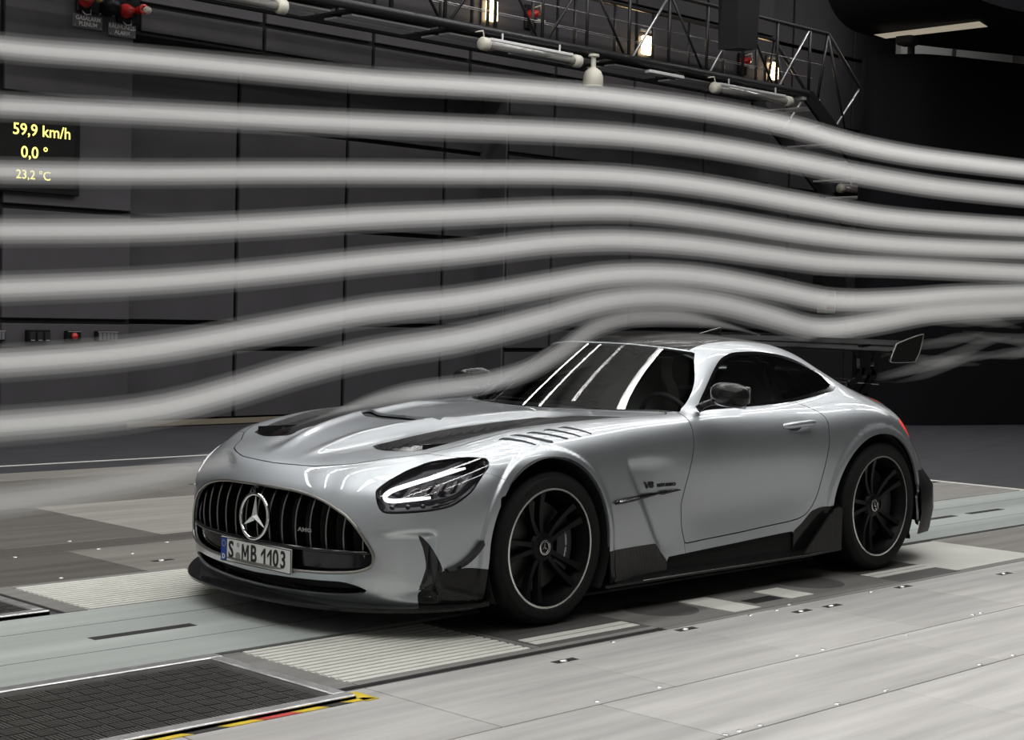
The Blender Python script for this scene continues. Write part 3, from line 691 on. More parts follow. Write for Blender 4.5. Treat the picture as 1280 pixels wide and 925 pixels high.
# collector (black rounded bodies on the right)
plan = np.array([(16.2, 7.1), (15.0, 6.95), (14.2, 6.66), (13.78, 6.42), (13.60, 6.12), (13.85, 5.60), (15.6, 4.85), (18.5, 3.75), (18.9, 4.8), (17.4, 6.6)])
plan = np.vstack([makima(np.arange(7), plan[:7], np.linspace(0, 6, 40)), plan[7:]])
n = len(plan); V = [(x, y, -.01) for x, y in plan] + [(x, y, 4.93) for x, y in plan]
o = fixn(obj('collector_wall', V, [tuple(range(n)), tuple(range(n, 2*n))] + [(i, (i+1) % n, n+(i+1) % n, n+i) for i in range(n)], M['baffle'], None, True, sharp=40))
tag(o, 'tall black rounded wall body standing behind the car at the right', 'collector')
hood_ = empty('collector_hood', (0, 0, 0)); tag(hood_, 'black rounded overhead body at the top right corner', 'collector')
d = np.array([.928, -.371]); nn = np.array([.371, .928]); o0 = np.array([12.80, 6.28])
prof = smooth_poly([(-.05, 5.9), (.03, 5.55), (.25, 5.30), (.6, 5.18), (1.4, 5.12), (3.5, 5.12), (6.5, 5.12), (6.8, 6.5), (6.5, 8.0), (1, 8.2), (-.1, 8.0), (-.15, 6.8)], 4)
V = []
for w in (-2.4, .12): V += [(o0[0]+d[0]*s_+nn[0]*w, o0[1]+d[1]*s_+nn[1]*w, z_) for s_, z_ in prof]
n = len(prof); fixn(obj('hood_body', V, [tuple(range(n)), tuple(range(n, 2*n))] + [(i, (i+1) % n, n+(i+1) % n, n+i) for i in range(n)], M['baffle'], hood_, True, sharp=40))
pt = lambda s_, w, z_: (o0[0]+d[0]*s_+nn[0]*w, o0[1]+d[1]*s_+nn[1]*w, z_)
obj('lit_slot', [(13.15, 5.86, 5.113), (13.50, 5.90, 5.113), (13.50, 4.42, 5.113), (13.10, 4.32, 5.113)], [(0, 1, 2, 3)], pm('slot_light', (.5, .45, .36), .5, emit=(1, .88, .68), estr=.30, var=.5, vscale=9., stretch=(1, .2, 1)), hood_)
MB().tube([(13.9, 5.75, 4.9), (13.9, 5.75, 5.2)], .05, 8).build('hood_hinge', M['steel'], hood_)
MB().box(tuple(np.array((13.55, 5.60, 5.12))-.12), tuple(np.array((13.55, 5.60, 5.12))+.12), .03).build('hinge_block', M['matt_black'], hood_)
bx = empty('lit_panel', (0, 0, 0)); tag(bx, 'pale lit wall panel seen through the gap between the two black bodies', 'wall panel')
MB().box((17.8, 8.3, 4.3), (21.5, 8.4, 7.2)).build('panel_board', M['pale_wall'], bx)
MB().tube([(19.4, 8.25, 4.4), (19.4, 8.25, 6.5)], .03, 6).build('panel_pipe', M['steel'], bx)
# ------------------------------------------------------------------ the car
CAR = empty('sports_car', (0, 0, 0))
tag(CAR, 'silver two-door sports coupe with a black rear wing standing in the wind tunnel', 'car')
_G, _IU, _JV = body_grid()
_GN = grid_normals(_G)
def surf(u, v, off=0.):
    fi = np.interp(u, _IU, np.arange(len(_IU))); fj = np.interp(v, _JV, np.arange(len(_JV)))
    i = int(min(fi, len(_IU) - 1.001)); j = int(min(fj, len(_JV) - 1.001)); a, b = fi - i, fj - j
    def mixg(g): return (g[i, j]*(1-a)*(1-b) + g[i+1, j]*a*(1-b) + g[i, j+1]*(1-a)*b + g[i+1, j+1]*a*b)
    n = mixg(_GN); n = n / np.linalg.norm(n)
    return mixg(_G) + n * off
def surf_poly(P, off=0., n=3, sgn=-1):
    out = []
    for i in range(len(P)):
        a, b = np.array(P[i]), np.array(P[(i+1) % len(P)])
        for k in range(n):
            q = a + (b - a)*k/n; out.append(surf(q[0], sgn*q[1], off))
    return np.array(out)

_SV = _G.reshape(-1, 3); _SJ = np.broadcast_to(_JV[None, :], _G.shape[:2]).ravel()
def ysurf(x, z):                                  # |y| of the body side at a given length and height
    k = (_SJ > 5.5); d = (_SV[k, 0]-x)**2 + (_SV[k, 2]-z)**2; i = np.argsort(d)[:6]; return float(_SV[k, 1][i].max())
def panel(name, s, mat, parent=CAR, thick=.012, rim=True):
    if not len(s.T): return None
    T = s.T; V = [s.V]; N = [s.N]; F = [T]
    if rim:
        E = np.vstack([T[:, [0, 1]], T[:, [1, 2]], T[:, [2, 0]]])
        Es = np.sort(E, 1); _, idx, cnt = np.unique(Es, axis=0, return_index=True, return_counts=True)
        B = E[idx[cnt == 1]]
        if len(B):
            k = len(s.V); a, b = B[:, 0], B[:, 1]; e = s.V[b] - s.V[a]
            n = np.cross(e, s.N[a]); n /= np.linalg.norm(n, axis=1, keepdims=True) + 1e-12
            V += [s.V[a], s.V[b], s.V[a] - s.N[a]*thick, s.V[b] - s.N[b]*thick]; N += [n, n, n, n]
            m = len(B); r = np.arange(m) + k
            F += [np.stack([r, r + 2*m, r + m], 1), np.stack([r + m, r + 2*m, r + 3*m], 1)]
    return obj(name, np.vstack(V), np.vstack(F), mat, parent, True, np.vstack(N))
def shift(s, d):                                  # move a sheet along its normals
    return Sheet(s.V + s.N*(np.asarray(d)[:, None] if np.ndim(d) else d), s.N, s.Q, s.T)
def uvp(P, scale=.12, one=0):                     # distance to an outline on the body's own (u,|v|) lines, cast from image pixels
    def fn(s):
        d = poly_sdf(P, s.Q[:, 0], np.abs(s.Q[:, 1])) * scale
        if one: d = np.where(s.Q[:, 1]*one > 0, d, 1.)
        return d
    return fn
def xzp(P, vmin=5.0):
    def fn(s):
        d = poly_sdf(P, s.V[:, 0], s.V[:, 2]); return np.where(np.abs(s.Q[:, 1]) > vmin, d, 1.)
    return fn
def sides(s):                                     # left (-y) and right halves of a sheet
    return s.split(s.V[:, 1])

BODY = body_sheet()
LINER = shift(BODY, -.016)
def archd(s):
    d = np.minimum(arch_sdf(s.V[:, 0], s.V[:, 2], ARCHF), arch_sdf(s.V[:, 0], s.V[:, 2], ARCHR))
    return np.where(np.abs(s.Q[:, 1]) > 5.2, d, 1.)
BODY = BODY.drop(archd)
LINER = LINER.drop(lambda s: archd(s) - .012)

GRILLE = [(4.12,0),(4.08,.8),(4.0,1.45),(3.78,2.1),(3.47,2.63),(2.8,3.37),(2.21,3.81),(1.9,4.0),(1.68,4.03),(1.5,3.94),(1.36,3.6),(1.28,3.1),(1.19,1.9),(1.15,0)]  # outlines here mostly ray-cast from image pixels onto the body, then hand-adjusted
GRILLE_F = GRILLE + [(u, -v) for u, v in GRILLE[::-1][1:-1]]
HEAD = smooth_poly([(4.12,3.9),(4.48,3.96),(5.22,4.33),(6.12,4.93),(6.37,5.69),(6.78,6.59),(6.93,7.06),(6.13,8.03),(4.53,7.72),(3.6,7.0),(3.22,6.05),(3.1,5.06),(3.13,4.36),(3.44,4.1)], 4)
SLOT = smooth_poly([(.70,-1.3),(.80,0),(.88,1.3),(.95,2.4),(.96,3.2),(.62,3.78),(.34,3.0),(.22,2.05),(.14,1.0),(.10,0),(.10,-1.3)], 3)
CRES = smooth_poly([(2.42,5.47),(2.06,5.97),(1.54,6.43),(1.31,6.36),(.86,5.84),(.54,5.41),(1.15,5.66),(1.53,5.80),(2.06,5.66)], 4)
CORNER = [(1.42,6.49),(1.53,7.6),(1.60,9.9),(-.2,10.2),(-.2,5.41),(.50,5.41),(.86,5.84),(1.31,6.36)]
VENT = smooth_poly([(7.36,1.75),(7.15,2.3),(7.16,3.3),(7.25,3.95),(8.2,4.5),(9.32,4.85),(10.79,4.9),(10.98,4.82),(10.24,2.95),(9.78,2.7),(8.47,2.1),(7.7,1.95)], 4)
OUTLET = [(8.63,.55),(8.70,0),(8.63,-.55),(8.55,-.9),(8.68,-1.63),(8.9,-1.6),(8.9,1.6),(8.68,1.63),(8.55,.9)]
OUTLET = [(8.40,0),(8.45,.8),(8.68,1.66),(8.95,1.5),(8.86,0)]; OUTLET = OUTLET + [(u, -v) for u, v in OUTLET[::-1][1:-1]]
WIND = [(12.36,0),(12.36,4.6),(12.5,4.92),(15.12,3.42),(15.05,2),(15.0,0)]; WIND = WIND + [(u, -v) for u, v in WIND[::-1][1:-1]]
SIDEG = smooth_poly([(1.258,.916),(1.402,1.026),(1.585,1.144),(1.70,1.187),(1.82,1.203),(2.049,1.203),(2.283,1.176),(2.5,1.111),(2.61,1.035),(2.55,.998),(2.45,.980),(2.13,.945),(1.785,.928),(1.36,.918)], 4)
ROOFP = [(15.14,0),(15.16,2),(15.24,3.2),(16.2,3.12),(18.15,3.05),(18.2,0)]; ROOFP = ROOFP + [(u, -v) for u, v in ROOFP[::-1][1:-1]]
REARG = [(18.28,0),(18.26,2.95),(19.5,3.0),(20.6,2.7),(20.9,1.5),(20.95,0)]; REARG = REARG + [(u, -v) for u, v in REARG[::-1][1:-1]]
HOODP = [(6.02,0),(6.06,1.5),(6.3,2.6),(6.68,3.3),(6.93,4.4),(7.3,5.03),(11.85,5.06),(12.02,4.6),(12.02,0)]; HOODP = HOODP + [(u, -v) for u, v in HOODP[::-1][1:-1]]
COWL = [(12.02,0),(12.02,4.6),(12.36,4.75),(12.36,0)]; COWL = COWL + [(u, -v) for u, v in COWL[::-1][1:-1]]
BUMP = [(6.02,0),(6.06,1.5),(6.3,2.6),(6.68,3.3),(6.9,4.4),(6.6,5.2),(6.5,6.5),(6.1,7.95),(6.98,9.15),(7.5,11),(-1,11)]; BUMP = BUMP + [(u, -v) for u, v in BUMP[::-1][:-1]]
DOOR = [(.963,.474),(.972,.36),(1.0,.282),(1.012,.277),(1.45,.295),(1.86,.322),(1.93,.332),(1.975,.345),(2.005,.362),(2.04,.40),(2.07,.455),(2.125,.655),(2.166,.796),(2.186,.835),(2.193,.866),(2.182,.886),(2.154,.905),(2.103,.938),(2.05,1.05),(1.2,1.05),(1.11,.90)]
SK_F = [(.2,.302),(.766,.298),(.862,.205),(.862,0),(.2,0)]
SK_M = [(.862,.222),(1.4,.243),(1.897,.268),(1.897,0),(.862,0)]
SK_R = [(1.897,.268),(1.96,.305),(2.034,.367),(2.09,.382),(2.30,.395),(2.30,0),(1.897,0)]

g_in, BODY = BODY.cut(lambda s: poly_sdf(GRILLE_F, s.Q[:, 0], s.Q[:, 1])*.12, .001)
LINER = LINER.drop(lambda s: poly_sdf(GRILLE_F, s.Q[:, 0], s.Q[:, 1])*.12)
h_in, BODY = BODY.cut(uvp(HEAD)); LINER = LINER.drop(uvp(HEAD))
sl_in, BODY = BODY.cut(uvp(SLOT), .0005); LINER = LINER.drop(uvp(SLOT))
cr_in, BODY = BODY.cut(uvp(CRES), .0005)
co_in, BODY = BODY.cut(uvp(CORNER), .0008)
sk = []
for P in (SK_F, SK_M, SK_R):
    a, BODY = BODY.cut(xzp(P), .0008); sk.append(a)
v_in, BODY = BODY.cut(uvp(VENT), .0015); LINER = LINER.drop(uvp(VENT))
o_in, BODY = BODY.cut(lambda s: poly_sdf(OUTLET, s.Q[:, 0], s.Q[:, 1])*.12, .0005)
LINER = LINER.drop(lambda s: poly_sdf(OUTLET, s.Q[:, 0], s.Q[:, 1])*.12)
w_in, BODY = BODY.cut(lambda s: poly_sdf(WIND, s.Q[:, 0], s.Q[:, 1])*.12, .003); LINER = LINER.drop(lambda s: poly_sdf(WIND, s.Q[:, 0], s.Q[:, 1])*.12 - .01)
sgf = lambda s: np.where((np.abs(s.Q[:, 1]) > 3.2) & (np.abs(s.Q[:, 1]) < 5.6), poly_sdf(SIDEG, s.V[:, 0], s.V[:, 2]), 1.)
sg_in, BODY = BODY.cut(sgf, .0005); LINER = LINER.drop(lambda s: sgf(s) - .004)
r_in, BODY = BODY.cut(lambda s: poly_sdf(ROOFP, s.Q[:, 0], s.Q[:, 1])*.12, .002)
rg_in, BODY = BODY.cut(lambda s: poly_sdf(REARG, s.Q[:, 0], s.Q[:, 1])*.12, .003); LINER = LINER.drop(lambda s: poly_sdf(REARG, s.Q[:, 0], s.Q[:, 1])*.12 - .01)
hood, BODY = BODY.cut(lambda s: poly_sdf(HOODP, s.Q[:, 0], s.Q[:, 1])*.12)
cowl, BODY = BODY.cut(lambda s: poly_sdf(COWL, s.Q[:, 0], s.Q[:, 1])*.12, .001)
bump, BODY = BODY.cut(lambda s: poly_sdf(BUMP, s.Q[:, 0], s.Q[:, 1])*.12, .0015)
doors, BODY = BODY.cut(lambda s: np.where(np.abs(s.Q[:, 1]) > 4.9, poly_sdf(DOOR, s.V[:, 0], s.V[:, 2]), 1.), .0028)
# fender louvres, five on each side
louv = []
inner = [(8.00,5.62),(8.36,5.52),(8.74,5.58),(9.09,5.59),(9.42,5.57),(9.74,5.54)]
outer = [(8.54,6.72),(8.86,6.80),(9.26,6.76),(9.54,6.66),(9.80,6.64),(10.04,6.58)]
for k in range(5):
    g = .12
    P = [(inner[k][0]+g, inner[k][1]), (inner[k+1][0]-.02, inner[k+1][1]), (outer[k+1][0]-.02, outer[k+1][1]), (outer[k][0]+g, outer[k][1])]
    a, BODY = BODY.cut(uvp(P), .0003); LINER = LINER.drop(uvp(P))
    for i, q in enumerate(sides(a)):
        u0 = np.interp(np.abs(q.Q[:, 1]), [inner[k][1], outer[k][1]], [inner[k][0]+g, outer[k][0]+g])
        louv.append((i, shift(q, -.013*np.clip((q.Q[:, 0]-u0)/.3, 0, 1))))
ffl = lambda s: s.V[:, 0] - np.where(s.V[:, 2] > .474, .963 + (s.V[:, 2]-.474)*.345, .963 + (.474-s.V[:, 2])*.18)
fend, BODY = BODY.cut(lambda s: np.where((np.abs(s.Q[:, 1]) > 5.0) & (s.Q[:, 0] < 13), ffl(s), np.where(s.Q[:, 0] < 12.3, -1., 1.)), .0015)
rbump, BODY = BODY.cut(lambda s: (22.45 + .35*sstep(5, 9, np.abs(s.Q[:, 1])) - s.Q[:, 0])*.15, .0015)
trunk, BODY = BODY.cut(lambda s: np.maximum(21.05 - s.Q[:, 0], (np.abs(s.Q[:, 1]) - 3.4))*.12, .0015)
tail_d = lambda s: poly_sdf([(22.0,4.6),(21.6,6.3),(21.15,6.95),(20.85,7.2),(20.95,7.5),(21.3,7.75),(21.6,7.75),(22.0,7.3),(22.2,6.3),(22.38,4.6),(22.38,2.2),(22.1,2.2)], s.Q[:, 0], np.abs(s.Q[:, 1]))*.12
tl_in, BODY = BODY.cut(tail_d, .001)

panel('hood', hood, M['paint']); panel('front_bumper', bump, M['paint']); panel('windscreen_cowl', cowl, M['satin_black'])
panel('roof_panel', r_in, M['carbon']); panel('tailgate', trunk, M['paint']); panel('rear_bumper', rbump, M['paint'])
obj('body_liner', LINER.V, LINER.T, M['matt_black'], CAR, True)
FEND = [panel('front_fender', q, M['paint']) for q in sides(fend)]
for i, q in louv: panel('louvre_blade', q, M['paint'], FEND[i], rim=False)
SIDEP = [panel('side_panel', q, M['paint']) for q in sides(BODY)]
DOORS = []
for sgn, q in zip((-1, 1), sides(doors)):
    hx, hz = 1.93, .828                              # handle bowl
    fn = lambda s: (np.hypot((s.V[:, 0]-hx)/.108, (s.V[:, 2]-hz - .10*(s.V[:, 0]-hx))/.043) - 1)*.05
    bowl, q2 = q.split(fn(q))
    dd = panel('door', q2, M['paint']); DOORS.append(dd)
    e = np.clip(-fn(bowl)/.05, 0, 1)
    panel('handle_bowl', shift(bowl, -.028*e**.7), M['paint'], dd, rim=False)
    P = []
    for t in np.linspace(-1, 1, 15):
        x = hx + .112*t; z = hz + .002 + .10*(x-hx) + .004*(1-t*t); y = .893 + .060*(x-hx)/.2 + .026*(1-t**4)
        P.append((x, sgn*y, z))
    o = MB().tube(P, [.007+.011*(1-t**6) for t in np.linspace(-1, 1, 15)], 12).build('door_handle', M['paint'], dd, True)
for nm, P, mt in (('skirt_panel', sk[0], 'carbon'), ('side_skirt', sk[1], 'gloss_black'), ('skirt_fin_panel', sk[2], 'carbon')):
    for q in sides(P): panel(nm, shift(q, -.022) if nm == 'side_skirt' else q, M[mt])
for q in sides(cr_in): panel('air_curtain_fin', shift(q, -.004), M['gloss_black'])
for q in sides(co_in): panel('bumper_corner_panel', q, M['carbon'])
panel('lower_intake', shift(sl_in, -.05), M['matt_black'], rim=False)
for q in sides(v_in):
    x = q.V[:, 0]; ay = np.abs(q.V[:, 1])
    e = -uvp(VENT)(q)
    o = panel('hood_vent', shift(q, -.030*sstep(0, .02, e)*(1-sstep(.05, .45, x))), M['satin_black'], rim=False)
    sg = -1 if q.V[:, 1].mean() < 0 else 1
    for k in range(4):                               # fins standing in the vent mouth
        a = [surf(7.32+.10*k+.02*k*k*.2, sg*v, -.022) for v in np.linspace(2.3+.2*k, 3.8+.12*k, 12)]
        b = [p + np.array([.030, 0, .012]) for p in a]
        V = a + b; n = len(a)
        obj('vent_fin', V, [(i, i+1, n+i+1, n+i) for i in range(n-1)], M['gloss_black'], o)
panel('hood_outlet', shift(o_in, -.02), M['matt_black'], rim=False)
def fair(s_, deg=3):                              # fit one clean curved pane through the opening
    y, z, x = s_.V[:, 1], s_.V[:, 2], s_.V[:, 0]; zc = (z - 1.05)/.18; yc = y/.7
    A = np.stack([yc**a * zc**b for a in (0, 2) for b in range(deg) if a/2 + b < 2.5], 1)
    k = np.linalg.lstsq(A, x, rcond=None)[0]; x2 = A @ k
    def dx(a_, b_): return (lambda Y, Zz: sum(k[i]*f(Y, Zz) for i, f in enumerate([(lambda Y, Zz, a=a, b=b: Y**a*Zz**b) for a in (0, 2) for b in range(deg) if a/2 + b < 2.5])))(a_, b_)
    e = 1e-4
    gy_ = (dx(yc+e, zc) - dx(yc-e, zc))/(2*e)/.7; gz_ = (dx(yc, zc+e) - dx(yc, zc-e))/(2*e)/.18
    n = np.stack([-np.ones_like(x), gy_, gz_], 1); n /= np.linalg.norm(n, axis=1, keepdims=True)
    return Sheet(np.stack([x2, y, z], 1), n, s_.Q, s_.T)
panel('windscreen', fair(w_in), M['glass'], rim=False)
panel('rear_window', rg_in, M['dark_glass'], rim=False)
for side, q in zip((0, 1), sides(sg_in)):
    xc, zc = q.V[:, 0] - 1.9, q.V[:, 2] - 1.05; sg_ = np.sign(q.V[:, 1].mean())
    T_ = [(0, 0), (1, 0), (0, 1), (2, 0), (1, 1), (0, 2), (3, 0)]
    A_ = np.stack([xc**a*zc**b for a, b in T_], 1); k_ = np.linalg.lstsq(A_, np.abs(q.V[:, 1]), rcond=None)[0]
    gx = sum(k*(a*xc**max(a-1, 0) if a else 0)*zc**b for k, (a, b) in zip(k_, T_)); gz = sum(k*xc**a*(b*zc**max(b-1, 0) if b else 0) for k, (a, b) in zip(k_, T_))
    nq = np.stack([-gx*np.ones_like(xc), sg_*np.ones_like(xc), -gz*np.ones_like(xc)], 1); nq /= np.linalg.norm(nq, axis=1, keepdims=True)
    e_ = sstep(0, .03, -poly_sdf(SIDEG, q.V[:, 0], q.V[:, 2]))
    yq = np.abs(q.V[:, 1])*(1-e_) + (A_ @ k_ - .004)*e_
    q = Sheet(np.stack([q.V[:, 0], sg_*yq, q.V[:, 2]], 1), nq, q.Q, q.T)
    inn, ring = q.split(poly_sdf(SIDEG, q.V[:, 0], q.V[:, 2]) + .016)
    panel('window_seal', ring, M['gloss_black'], CAR)
    qg, dg = inn.split(2.17 - .12*(inn.V[:, 2]-.95)/.2 - inn.V[:, 0])
    panel('door_window', dg, M['glass'], DOORS[side], rim=False)
    panel('quarter_window', qg, M['dark_glass'], SIDEP[side], rim=False)
for q in sides(tl_in): panel('tail_light', q, M['red_lens'])

# front grille
gr = empty('grille', parent=CAR)
bk = shift(g_in, -.10); obj('grille_backing', bk.V, bk.T, M['matt_black'], gr, True)
loop = np.array([surf(u, v, .002) for u, v in smooth_poly(GRILLE_F, 3)])
MB().tube(loop, .007, 8, closed=True).build('grille_frame', M['slat'], gr, True)
gy = np.array([surf(u, v)[1:] for u, v in GRILLE])          # (y,z) of the outline
yt, zt = gy[:8, 0], gy[:8, 1]
for k in range(-7, 8):
    y = .086*k; ay = abs(y)
    ztop = np.interp(ay, yt, zt) - .004; zb = .342 - .02*(ay/.6)**2
    if ztop - zb < .03: continue
    V = []; zs = np.linspace(zb, ztop, 9)
    for z in zs:
        u_ = np.interp(z, [surf(u, 0)[2] for u in np.linspace(1, 4.3, 30)], np.linspace(1, 4.3, 30))
        v_ = np.interp(ay, [surf(u_, v)[1] for v in np.linspace(0, 4.4, 30)], np.linspace(0, 4.4, 30))*(1 if y >= 0 else -1)
        p = surf(u_, v_); n = np.array([-1, 0, 0])
        f = p + np.array([.026 + .02*(1 - math.sin(PI*(z-zb)/(ztop-zb)))*.6, 0, 0])
        V += [f + np.array([0, -.006, 0]), f + np.array([0, .006, 0]), f + np.array([.045, .013, 0]), f + np.array([.045, -.013, 0])]
    F = []
    for i in range(8):
        a = 4*i
        for j in range(4): F.append((a+j, a+(j+1) % 4, a+4+(j+1) % 4, a+4+j))
    F += [(0, 3, 2, 1), (32, 33, 34, 35)]
    fixn(obj('grille_slat', V, F, M['gloss_black'], gr, False))
    MB().tube([(np.array(V[4*i]) + np.array(V[4*i+1]))/2 for i in range(9)], .0035, 6).build('slat_trim', M['slat'], gr, True)
lo = []
for v in np.linspace(-3.95, 3.95, 40):
    p = surf(1.86, v, -.012); lo.append(p)
MB().tube(lo, .010, 6).build('grille_crossbar', M['gloss_black'], gr, True)
gl = Sheet(g_in.V, g_in.N, g_in.Q, g_in.T).keep(lambda s: s.Q[:, 0] - 1.84)
obj('lower_grille_panel', shift(gl, -.03).V, gl.T, M['gloss_black'], gr, True)
def star_emblem(name, c, r, nrm, up, parent, tube=.08, mats=('chrome', 'chrome'), back=None, thick=.1):
    e = empty(name, parent=parent) if parent is None or parent == CAR else parent
    n = Vector(nrm).normalized(); upv = Vector(up); upv = (upv - n*upv.dot(n)).normalized(); rt = upv.cross(n)
    fr = lambda a, b, h=0: tuple(Vector(c) + rt*a + upv*b + n*h)
    MB().tube([fr(r*math.cos(t), r*math.sin(t)) for t in np.linspace(0, 2*PI, 49)[:-1]], r*tube, 8, closed=True).build('star_ring', M[mats[0]], e, True)
    V = [fr(0, 0, r*thick*1.6)]; F = []
    for k in range(6):
        a = PI/2 + k*PI/3; rr = r*(.97 if k % 2 == 0 else .19)
        V.append(fr(rr*math.cos(a), rr*math.sin(a), 0))
    F = [(0, 1+k, 1+(k+1) % 6) for k in range(6)]
    obj('star', V, F, M[mats[1]], e, False)
    if back:
        MB().add([fr(0, 0, -r*.06)] + [fr(r*math.cos(t), r*math.sin(t), -r*.06) for t in np.linspace(0, 2*PI, 33)[:-1]], [(0, 1+i, 1+(i+1) % 32) for i in range(32)]).build('emblem_disc', M[back], e)
    return e
star_emblem('star_emblem', (-.922, 0, .455), .1, (-1, 0, .06), (0, 0, 1), CAR, .095)
MB().box((-.93, -.012, .566), (-.90, .012, .588), .004).build('front_camera', M['gloss_black'], gr)
bd = (-.893, -.325, .428)
text('amg_badge', 'AMG', .024, M['chrome'], gr, frame(bd, (.18, -1, 0), (0, 0, 1)), .002, .001, sx=1.5)
# number plate
pl = empty('number_plate', parent=CAR)
PX, PY, PZ = -.925, -.012, .283
MB().box((PX, PY-.26, PZ-.056), (PX+.008, PY+.26, PZ+.056), .002).build('plate_board', M['white'], pl)
MB().box((PX-.0008, PY+.216, PZ-.053), (PX+.001, PY+.257, PZ+.053)).build('blue_band', M['eu_blue'], pl)
pf = lambda y, z: frame((PX-.001, PY+y, PZ+z), (0, -1, 0), (0, 0, 1))
b_ = MB()
for yy0, yy1, zz0, zz1 in ((-.26,.26,.050,.0535),(-.26,.26,-.0535,-.050),(-.26,-.2565,-.0535,.0535),(.2125,.216,-.0535,.0535)):
    b_.box((PX-.0009, PY+yy0, PZ+zz0), (PX+.001, PY+yy1, PZ+zz1))
b_.build('plate_border', M['ink'], pl)
text('plate_letter', 'S', .105, M['ink'], pl, pf(.180, 0), .0008, .0022, sx=.84)
fixn(MB().prism([(-.026,-.0375),(-.016,-.0375),(-.016,.015),(-.004,-.018),(.004,-.018),(.016,.015),(.016,-.0375),(.026,-.0375),(.026,.0375),(.014,.0375),(0,-.002),(-.014,.0375),(-.026,.0375)], .001, lambda u, v, w: (PX-.0006-w, PY+.072-u, PZ+v)).build('plate_letter', M['ink'], pl))
for ch, yy in (('B', .010), ('0', -.152), ('3', -.205)):
    text('plate_letter', ch, .105, M['ink'], pl, pf(yy, 0), .0008, .0022 if ch != 'M' else .0012, sx=.80 if ch != 'M' else .72)
for yy in (-.060, -.105):
    fixn(MB().prism([(.006, -.0375), (.018, -.0375), (.018, .0375), (.008, .0375), (-.014, .012), (-.014, -.002), (.006, .018)], .001, lambda u, v, w: (PX-.0006-w, PY+yy-u, PZ+v)).build('plate_letter', M['ink'], pl))
MB().lathe([(0, 0), (.019, 0), (.019, .001)], 24, 'x', (PX-.001, PY+.127, PZ-.022)).build('plate_seal', M['seal_grey'], pl)
MB().lathe([(.006, 0), (.009, 0), (.009, .001), (.006, .001)], 12, 'x', (PX-.0015, PY+.127, PZ+.03)).build('plate_sticker', M['seal_grey'], pl)
text('country_letter', 'D', .03, M['white'], pl, pf(.2365, -.034), .0008, .001)
for k in range(12):
    a = 2*PI*k/12
    MB().box((PX-.0014, PY+.2365+.013*math.cos(a)-.0016, PZ+.026+.013*math.sin(a)-.0016), (PX, PY+.2365+.013*math.cos(a)+.0016, PZ+.026+.013*math.sin(a)+.0016)).build('flag_star', pm('flag_gold', (.8, .6, .05), .5) if k == 0 else bpy.data.materials['flag_gold'], pl)

# headlights
for sgn, q in zip((-1, 1), sides(h_in)):
    hl = empty('headlight', parent=CAR)
    d = -uvp(HEAD)(q)
    bowl = shift(q, -.008 - .055*sstep(0, .09, d))
    obj('lamp_housing', bowl.V, bowl.T, M['lamp_dark'], hl, True)
    xc, zc = q.V[:, 0] - 1.9, q.V[:, 2] - 1.05; sg_ = np.sign(q.V[:, 1].mean())
    T_ = [(0, 0), (1, 0), (0, 1), (2, 0), (1, 1), (0, 2), (3, 0)]
    A_ = np.stack([xc**a*zc**b for a, b in T_], 1); k_ = np.linalg.lstsq(A_, np.abs(q.V[:, 1]), rcond=None)[0]
    gx = sum(k*(a*xc**max(a-1, 0) if a else 0)*zc**b for k, (a, b) in zip(k_, T_)); gz = sum(k*xc**a*(b*zc**max(b-1, 0) if b else 0) for k, (a, b) in zip(k_, T_))
    nq = np.stack([-gx*np.ones_like(xc), sg_*np.ones_like(xc), -gz*np.ones_like(xc)], 1); nq /= np.linalg.norm(nq, axis=1, keepdims=True)
    e_ = sstep(0, .03, -poly_sdf(SIDEG, q.V[:, 0], q.V[:, 2]))
    yq = np.abs(q.V[:, 1])*(1-e_) + (A_ @ k_ - .004)*e_
    q = Sheet(np.stack([q.V[:, 0], sg_*yq, q.V[:, 2]], 1), nq, q.Q, q.T)
    inn, ring = q.split(.009 - d)
    panel('lens_edge', shift(ring, .0005), M['gloss_black'], hl, .02)
    obj('lens_cover', q.V, q.T, M['lens'], hl, True, shift(q, 0).N)
    path = [(6.05, 6.80), (5.57, 6.22), (5.12, 5.66), (4.61, 4.84), (4.23, 4.34), (3.94, 4.20), (3.74, 4.30), (3.67, 4.58), (3.70, 4.98), (3.79, 5.80)]
    pp = np.array([surf(u, sgn*v, -.010) for u, v in path])
    pp = makima(np.arange(len(pp)), pp, np.linspace(0, len(pp)-1, 60))
    MB().tube(pp, np.interp(np.linspace(0, 1, 60), [0, .1, .5, .95, 1], [.004, .0085, .0105, .008, .005]), 8).build('light_strip', M['drl'], hl, True)
    for a_, b_2 in (((4.03, 4.92), (4.44, 5.22)), ((4.01, 5.52), (4.61, 5.69)), ((4.02, 6.02), (4.91, 6.17)), ((4.16, 6.6), (5.1, 6.72))):
        P = [surf(a_[0]+(b_2[0]-a_[0])*t, sgn*(a_[1]+(b_2[1]-a_[1])*t), -.026) for t in (0, .3, .7, 1)]
        MB().tube(P, [.006, .012, .012, .008], 8).build('lamp_module', M['lamp_chrome'], hl, True)
    for v in (4.50, 5.0, 5.57):
        MB().lathe([(0, .014), (.008, .009), (.012, 0), (.006, -.008)], 14, 'x', tuple(surf(3.40, sgn*v, -.022))).build('lamp_bulb', M['lamp_chrome'], hl, True)

